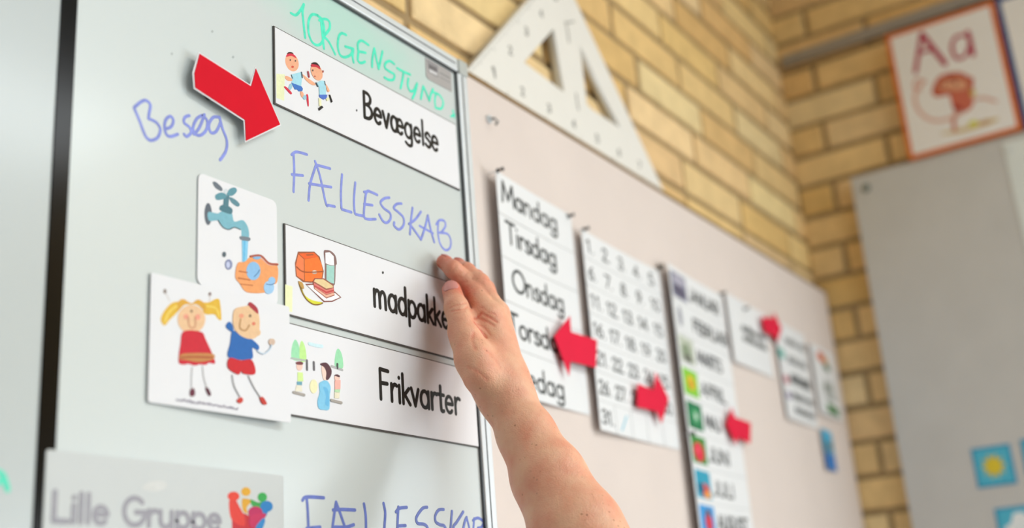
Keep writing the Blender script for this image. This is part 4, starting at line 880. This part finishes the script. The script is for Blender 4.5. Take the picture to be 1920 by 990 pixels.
def add(F, a, b, ra, rb, k, squash=None):
    m = max(ra, rb) + .022
    i0 = np.clip(((np.minimum(a, b) - m - lo) / VOX).astype(int), 0, dims - 1); i1 = np.clip(((np.maximum(a, b) + m - lo) / VOX).astype(int) + 2, 1, dims)
    if (i1 <= i0).any(): return
    X = gx[i0[0]:i1[0], None, None].astype(np.float32); Y = gy_[None, i0[1]:i1[1], None].astype(np.float32); Zz = gz_[None, None, i0[2]:i1[2]].astype(np.float32)
    ba = b - a; L2 = float(ba @ ba) + 1e-12
    px, py, pz = X - a[0], Y - a[1], Zz - a[2]
    h = np.clip((px * ba[0] + py * ba[1] + pz * ba[2]) / L2, 0, 1)
    dx, dy, dz = px - h * ba[0], py - h * ba[1], pz - h * ba[2]
    if squash is not None:
        n, s = squash; dn = dx * n[0] + dy * n[1] + dz * n[2]; q = dn * (s - 1)
        dx, dy, dz = dx + q * n[0], dy + q * n[1], dz + q * n[2]
    d = np.sqrt(dx * dx + dy * dy + dz * dz) - (ra + (rb - ra) * h)
    sl = tuple(slice(i0[i], i1[i]) for i in range(3))
    F[sl] = smin(F[sl], d, k)
fing = newf()
for nme, J in FING.items():
    f1 = newf(); r = FR3[nme]
    add(f1, J[0], J[1], r[0], r[1], .004); add(f1, J[1], J[2], r[1], r[2], .004); add(f1, J[2], J[3], r[2] * .98, r[3], .005)
    add(f1, J[2], J[2] * .72 + J[3] * .28, r[2] * 1.03, r[2] * .95, .004)
    fing = smin(fing, f1, .0016)
palm = newf()
carp = {'index': WR + side * .012 - axd * .012, 'middle': WR + side * .004 - axd * .014, 'ring': WR - side * .004 - axd * .013, 'little': WR - side * .011 - axd * .010}
sgn = 1.0 if (FING['index'][3] - WR) @ side < (TH[2] - WR) @ side else -1.0
for i, (nme, J) in enumerate(FING.items()):
    add(palm, J[3], WR + (J[3] - WR) * .18, FR3[nme][3] * 1.02, .0165, .014)
IM, LM = FING['index'][3], FING['little'][3]
mid = (IM + LM) / 2
palmdir = np.array([0, 1.0, 0])              # towards the board
add(palm, mid * .75 + WR * .25 + palmdir * .008, WR * .8 + mid * .2 + palmdir * .004, .016, .018, .014)
add(palm, LM * .8 + WR * .2 + palmdir * .008, WR * .85 + LM * .15 + palmdir * .006, .013, .016, .014)
th = newf()
add(th, TH[0], TH[1], TR3[0], TR3[1] * .95, .004); add(th, TH[1], TH[2], TR3[1], TR3[2], .005); add(th, TH[2], TH[3], TR3[2], TR3[3], .006)
add(palm, TH[2] * .45 + TH[3] * .55, WR * .7 + TH[3] * .3, .019, .020, .012)
add(palm, TH[2] * .75 + TH[1] * .25 + palmdir * .008, IM * .88 + FING['index'][2] * .12 + palmdir * .008, .0085, .0100, .008)
# web of skin between thumb and index finger
add(palm, TH[2] * .96 + TH[3] * .04 + palmdir * .004, IM * .82 + WR * .18 + palmdir * .006, .0085, .0100, .010)
add(palm, TH[2] * .45 + TH[3] * .55, IM * .48 + WR * .52, .0125, .0130, .012)
arm = newf()
def ring(t, wd, dp):                          # two rods side by side make the oval section of the arm
    c = WR + axd * t; r = dp; s = max(wd - dp, 0); return c + side * s, c - side * s, r
stn = [(-.012, .0232, .0180), (.012, .0232, .0178), (.05, .0256, .0208), (.10, .0330, .027), (.16, .041, .033), (.22, .046, .038), (.27, .043, .039)]
for s0, s1 in zip(stn[:-1], stn[1:]):
    a0, b0_, r0 = ring(*s0); a1, b1_, r1 = ring(*s1)
    add(arm, a0, a1, r0, r1, .012); add(arm, b0_, b1_, r0, r1, .012)
    add(arm, (a0 + b0_) / 2, (a1 + b1_) / 2, r0, r1, .012)
body = smin(palm, th, .007); body = smin(body, arm, .020); body = smin(body, fing, .0035)
FIELD = body
def sample(p):
    q = (np.asarray(p) - lo) / VOX; q = np.clip(q, 0, np.array(dims) - 1.001); i = q.astype(int); f = q - i; v = 0
    for dx in (0, 1):
        for dy in (0, 1):
            for dz in (0, 1):
                v = v + FIELD[i[..., 0] + dx, i[..., 1] + dy, i[..., 2] + dz] * (f[..., 0] if dx else 1 - f[..., 0]) * (f[..., 1] if dy else 1 - f[..., 1]) * (f[..., 2] if dz else 1 - f[..., 2])
    return v
def grad(p):
    e = VOX; g = np.stack([sample(p + np.eye(3)[i] * e) - sample(p - np.eye(3)[i] * e) for i in range(3)], -1)
    return g / (np.linalg.norm(g, axis=-1, keepdims=True) + 1e-9)
def hit_along(o, d, t0, t1):
    t = t0
    while t < t1:
        v = float(sample(o + d * t))
        if v < 1e-4: return o + d * t
        t += max(v * .8, 2e-4)
    return None
def surface_nets(F):
    s = F < 0
    nx, ny, nz = F.shape
    c = np.zeros((nx - 1, ny - 1, nz - 1), np.int8)
    for dx in (0, 1):
        for dy in (0, 1):
            for dz in (0, 1): c += s[dx:nx - 1 + dx, dy:ny - 1 + dy, dz:nz - 1 + dz]
    act = np.argwhere((c > 0) & (c < 8)); idx = -np.ones(c.shape, np.int32); idx[tuple(act.T)] = np.arange(len(act))
    acc = np.zeros((len(act), 3)); cnt = np.zeros(len(act))
    cr = [(0, 0, 0), (1, 0, 0), (0, 1, 0), (1, 1, 0), (0, 0, 1), (1, 0, 1), (0, 1, 1), (1, 1, 1)]
    for a in range(8):
        for b in range(a + 1, 8):
            d = np.abs(np.array(cr[a]) - cr[b])
            if d.sum() != 1: continue
            pa, pb = act + cr[a], act + cr[b]; va, vb = F[tuple(pa.T)], F[tuple(pb.T)]
            m = (va < 0) != (vb < 0); t = np.where(m, va / np.where(m, va - vb, 1), 0)
            acc[m] += pa[m] + (pb[m] - pa[m]) * t[m, None]; cnt[m] += 1
    V = acc / cnt[:, None]; Q = []
    for ax in range(3):
        sl0 = [slice(None)] * 3; sl1 = [slice(None)] * 3; sl0[ax] = slice(0, -1); sl1[ax] = slice(1, None)
        e = np.argwhere(s[tuple(sl0)] != s[tuple(sl1)])
        u, v = [(1, 2), (2, 0), (0, 1)][ax]
        e = e[(e[:, u] > 0) & (e[:, v] > 0) & (e[:, u] < F.shape[u] - 1) & (e[:, v] < F.shape[v] - 1)]
        du = np.eye(3, dtype=int)[u]; dv_ = np.eye(3, dtype=int)[v]
        q = np.stack([idx[tuple((e - du - dv_).T)], idx[tuple((e - dv_).T)], idx[tuple(e.T)], idx[tuple((e - du).T)]], 1)
        inside = s[tuple(e.T)]; q[~inside] = q[~inside][:, ::-1]
        Q.append(q)
    return V, np.concatenate(Q)
V, Q = surface_nets(FIELD)
V = lo + V * VOX
N = grad(V)
# wrinkles: shallow grooves following lines drawn on the skin
def on_skin(pts, s=3.81, ox=790, oy=460):
    out = []
    for p in catmull(pts, 6):
        d = ray(ox + p[0] / s, oy + p[1] / s); d = d / np.linalg.norm(d)
        h = hit_along(camp, d, .75, 1.6)
        if h is not None: out.append(h)
    return out
CREASE = [
 ([(205, 445), (240, 430), (285, 418), (320, 412)], .0007, .0010), ([(215, 470), (260, 462), (300, 455), (332, 440)], .0008, .0010), ([(235, 490), (275, 480), (310, 470)], .0004, .0010),
 ([(378, 525), (400, 515), (430, 480)], .0010, .0016), ([(385, 555), (420, 600), (460, 655)], .0018, .0020), ([(430, 480), (480, 510), (540, 545)], .0009, .0014), ([(410, 520), (470, 545), (520, 575)], .0007, .0013),
 ([(375, 620), (365, 680), (385, 740)], .0006, .0020), ([(400, 560), (450, 590), (490, 640)], .0006, .0012),
 ([(270, 235), (300, 225), (330, 190)], .0006, .0011), ([(215, 200), (232, 170), (250, 140)], .0006, .0011), ([(320, 265), (350, 250), (375, 215)], .0005, .0012),
 ([(330, 870), (400, 900), (470, 960)], .0005, .0016), ([(460, 745), (520, 800), (560, 870)], .0004, .0025), ([(430, 440), (470, 470), (520, 490)], .0005, .0014)]
disp = np.zeros(len(V))
for pts, dep_, wd in CREASE:
    S = on_skin(pts)
    for a, b in zip(S[:-1], S[1:]):
        if np.linalg.norm(a - b) > .02: continue
        ba = b - a; h = np.clip(((V - a) @ ba) / (ba @ ba + 1e-12), 0, 1); d = np.linalg.norm(V - a - h[:, None] * ba, axis=1)
        disp = np.maximum(disp, dep_ * np.exp(-(d / wd) ** 2))
V = V - N * disp[:, None]
V[:, 1] = np.minimum(V[:, 1], np.where(V[:, 0] > xIn - .004, YB - .0075, YB - .00035))     # pads flatten where they press on the board
# skin colour by place: redder finger ends and knuckles, paler palm side
fl = np.zeros(len(V))
for J in list(FING.values()) + [TH]:
    fl = np.maximum(fl, np.exp(-(np.linalg.norm(V - J[0], axis=1) / .017) ** 2)); fl = np.maximum(fl, .55 * np.exp(-(np.linalg.norm(V - J[2], axis=1) / .016) ** 2) * (1 if J is not TH else .3)); fl = np.maximum(fl, .6 * np.exp(-(np.linalg.norm(V - J[1], axis=1) / .012) ** 2) * (1 if J is not TH else .3))
fl = np.maximum(fl, np.clip(disp / .0012, 0, 1) * .8)
def skin_mat():
    m = bpy.data.materials.new('skin'); m.use_nodes = True; nt = m.node_tree; b = nt.nodes['Principled BSDF']
    b.inputs['Roughness'].default_value = .48; b.inputs['Specular IOR Level'].default_value = .4
    b.inputs['Subsurface Weight'].default_value = .25; b.inputs['Subsurface Radius'].default_value = (1.0, .35, .18); b.inputs['Subsurface Scale'].default_value = .004
    L = nt.links.new; tc = nt.nodes.new('ShaderNodeTexCoord')
    at = nt.nodes.new('ShaderNodeAttribute'); at.attribute_name = 'flush'
    n = nt.nodes.new('ShaderNodeTexNoise'); n.inputs['Scale'].default_value = 45; n.inputs['Detail'].default_value = 5; L(tc.outputs['Object'], n.inputs['Vector'])
    mr = nt.nodes.new('ShaderNodeMapRange'); mr.inputs['From Min'].default_value = .35; mr.inputs['From Max'].default_value = .7; mr.inputs['To Max'].default_value = .5; L(n.outputs['Fac'], mr.inputs['Value'])
    ad = nt.nodes.new('ShaderNodeMath'); ad.operation = 'ADD'; ad.use_clamp = True; L(mr.outputs[0], ad.inputs[0]); L(at.outputs['Fac'], ad.inputs[1])
    mx = nt.nodes.new('ShaderNodeMix'); mx.data_type = 'RGBA'; mx.inputs['A'].default_value = lin('F3BC9C'); mx.inputs['B'].default_value = lin('E48068'); L(ad.outputs[0], mx.inputs['Factor'])
    # freckles
    vo = nt.nodes.new('ShaderNodeTexVoronoi'); vo.inputs['Scale'].default_value = 150; L(tc.outputs['Object'], vo.inputs['Vector'])
    n3 = nt.nodes.new('ShaderNodeTexNoise'); n3.inputs['Scale'].default_value = 30; L(tc.outputs['Object'], n3.inputs['Vector'])
    m1 = nt.nodes.new('ShaderNodeMapRange'); m1.inputs['From Min'].default_value = .09; m1.inputs['From Max'].default_value = .20; m1.inputs['To Min'].default_value = 1; m1.inputs['To Max'].default_value = 0; L(vo.outputs['Distance'], m1.inputs['Value'])
    m2 = nt.nodes.new('ShaderNodeMapRange'); m2.inputs['From Min'].default_value = .46; m2.inputs['From Max'].default_value = .62; m2.inputs['To Max'].default_value = .6; L(n3.outputs['Fac'], m2.inputs['Value'])
    mm = nt.nodes.new('ShaderNodeMath'); mm.operation = 'MULTIPLY'; L(m1.outputs[0], mm.inputs[0]); L(m2.outputs[0], mm.inputs[1])
    mx2 = nt.nodes.new('ShaderNodeMix'); mx2.data_type = 'RGBA'; mx2.inputs['B'].default_value = lin('A5694C'); L(mx.outputs['Result'], mx2.inputs['A']); L(mm.outputs[0], mx2.inputs['Factor'])
    L(mx2.outputs['Result'], b.inputs['Base Color'])
    vb = nt.nodes.new('ShaderNodeTexVoronoi'); vb.inputs['Scale'].default_value = 620; L(tc.outputs['Object'], vb.inputs['Vector'])
    nb_ = nt.nodes.new('ShaderNodeTexNoise'); nb_.inputs['Scale'].default_value = 110; nb_.inputs['Detail'].default_value = 5; L(tc.outputs['Object'], nb_.inputs['Vector'])
    a2 = nt.nodes.new('ShaderNodeMath'); a2.operation = 'MULTIPLY_ADD'; a2.inputs[1].default_value = .25; L(vb.outputs['Distance'], a2.inputs[0]); L(nb_.outputs['Fac'], a2.inputs[2])
    bp = nt.nodes.new('ShaderNodeBump'); bp.inputs['Strength'].default_value = .5; bp.inputs['Distance'].default_value = .0018; L(a2.outputs[0], bp.inputs['Height']); L(bp.outputs[0], b.inputs['Normal'])
    return m
me = bpy.data.meshes.new('hand_and_forearm')
person = thing('person', tuple(WR), 'bare freckled right hand and forearm reaching up, fingertips resting on the whiteboard edge', 'person')
me.from_pydata([tuple(v) for v in V - WR], [], [tuple(int(i) for i in q) for q in Q]); me.update()
at = me.attributes.new('flush', 'FLOAT', 'POINT'); at.data.foreach_set('value', fl.astype(np.float32))
me.polygons.foreach_set('use_smooth', [True] * len(me.polygons)); me.materials.append(skin_mat())
ho = bpy.data.objects.new('hand_and_forearm', me); COL.objects.link(ho); ho.parent = person
sm = ho.modifiers.new('soften', 'SMOOTH'); sm.factor = .5; sm.iterations = 2
NAIL = mat('fingernail', 'DE938A', .38, coat=.1, noise=.04, nscale=150, coat_rough=.15)
def nail(base, tip, dorsal, w, l, name):
    ax_ = tip - base; ax_ /= np.linalg.norm(ax_); dorsal = dorsal - ax_ * (dorsal @ ax_); dorsal /= np.linalg.norm(dorsal); tr = np.cross(ax_, dorsal)
    bm = bmesh.new(); nu, nv = 13, 13; top = {}; bot = {}
    for i in range(nu):
        for j in range(nv):
            u_, v_ = -1 + 2 * i / (nu - 1), -1 + 2 * j / (nv - 1)
            uu = u_ * math.sqrt(max(0, 1 - .5 * v_ * v_ * (1.0 if v_ > 0 else .75))); vv = v_ * math.sqrt(max(0, 1 - .42 * u_ * u_))
            o = tip + tr * (uu * w / 2) + ax_ * (vv * l / 2) + dorsal * .03
            h = hit_along(o, -dorsal, 0, .05)
            if h is None: h = tip + tr * (uu * w / 2) + ax_ * (vv * l / 2) + dorsal * .006
            n = grad(h[None])[0]
            lift = .00055 + (.0004 if v_ > .8 else 0)
            top[i, j] = bm.verts.new(h + n * lift); bot[i, j] = bm.verts.new(h - n * .0004)
    for i in range(nu - 1):
        for j in range(nv - 1):
            bm.faces.new((top[i, j], top[i + 1, j], top[i + 1, j + 1], top[i, j + 1])); bm.faces.new((bot[i, j], bot[i, j + 1], bot[i + 1, j + 1], bot[i + 1, j]))
    bd = [(i, 0) for i in range(nu)] + [(nu - 1, j) for j in range(1, nv)] + [(i, nv - 1) for i in range(nu - 2, -1, -1)] + [(0, j) for j in range(nv - 2, 0, -1)]
    for a, b in zip(bd, bd[1:] + bd[:1]): bm.faces.new((top[a], bot[a], bot[b], top[b]))
    o = link('fingernail', bm, NAIL, person, True); o['label'] = name
tdir = camp - TH[0]; tdir /= np.linalg.norm(tdir)
taxis = (TH[0] - TH[1]) / np.linalg.norm(TH[0] - TH[1])
nail(TH[1], TH[0] - taxis * .0040, tdir, .0156, .0142, 'pink thumbnail')
for nme, J in FING.items():
    a = (J[0] - J[1]); a /= np.linalg.norm(a); nail(J[1], J[0] + a * .001, np.array([0.15, -.75, .75]), FR3[nme][0] * 1.45, .011, 'pink ' + nme + ' fingernail')
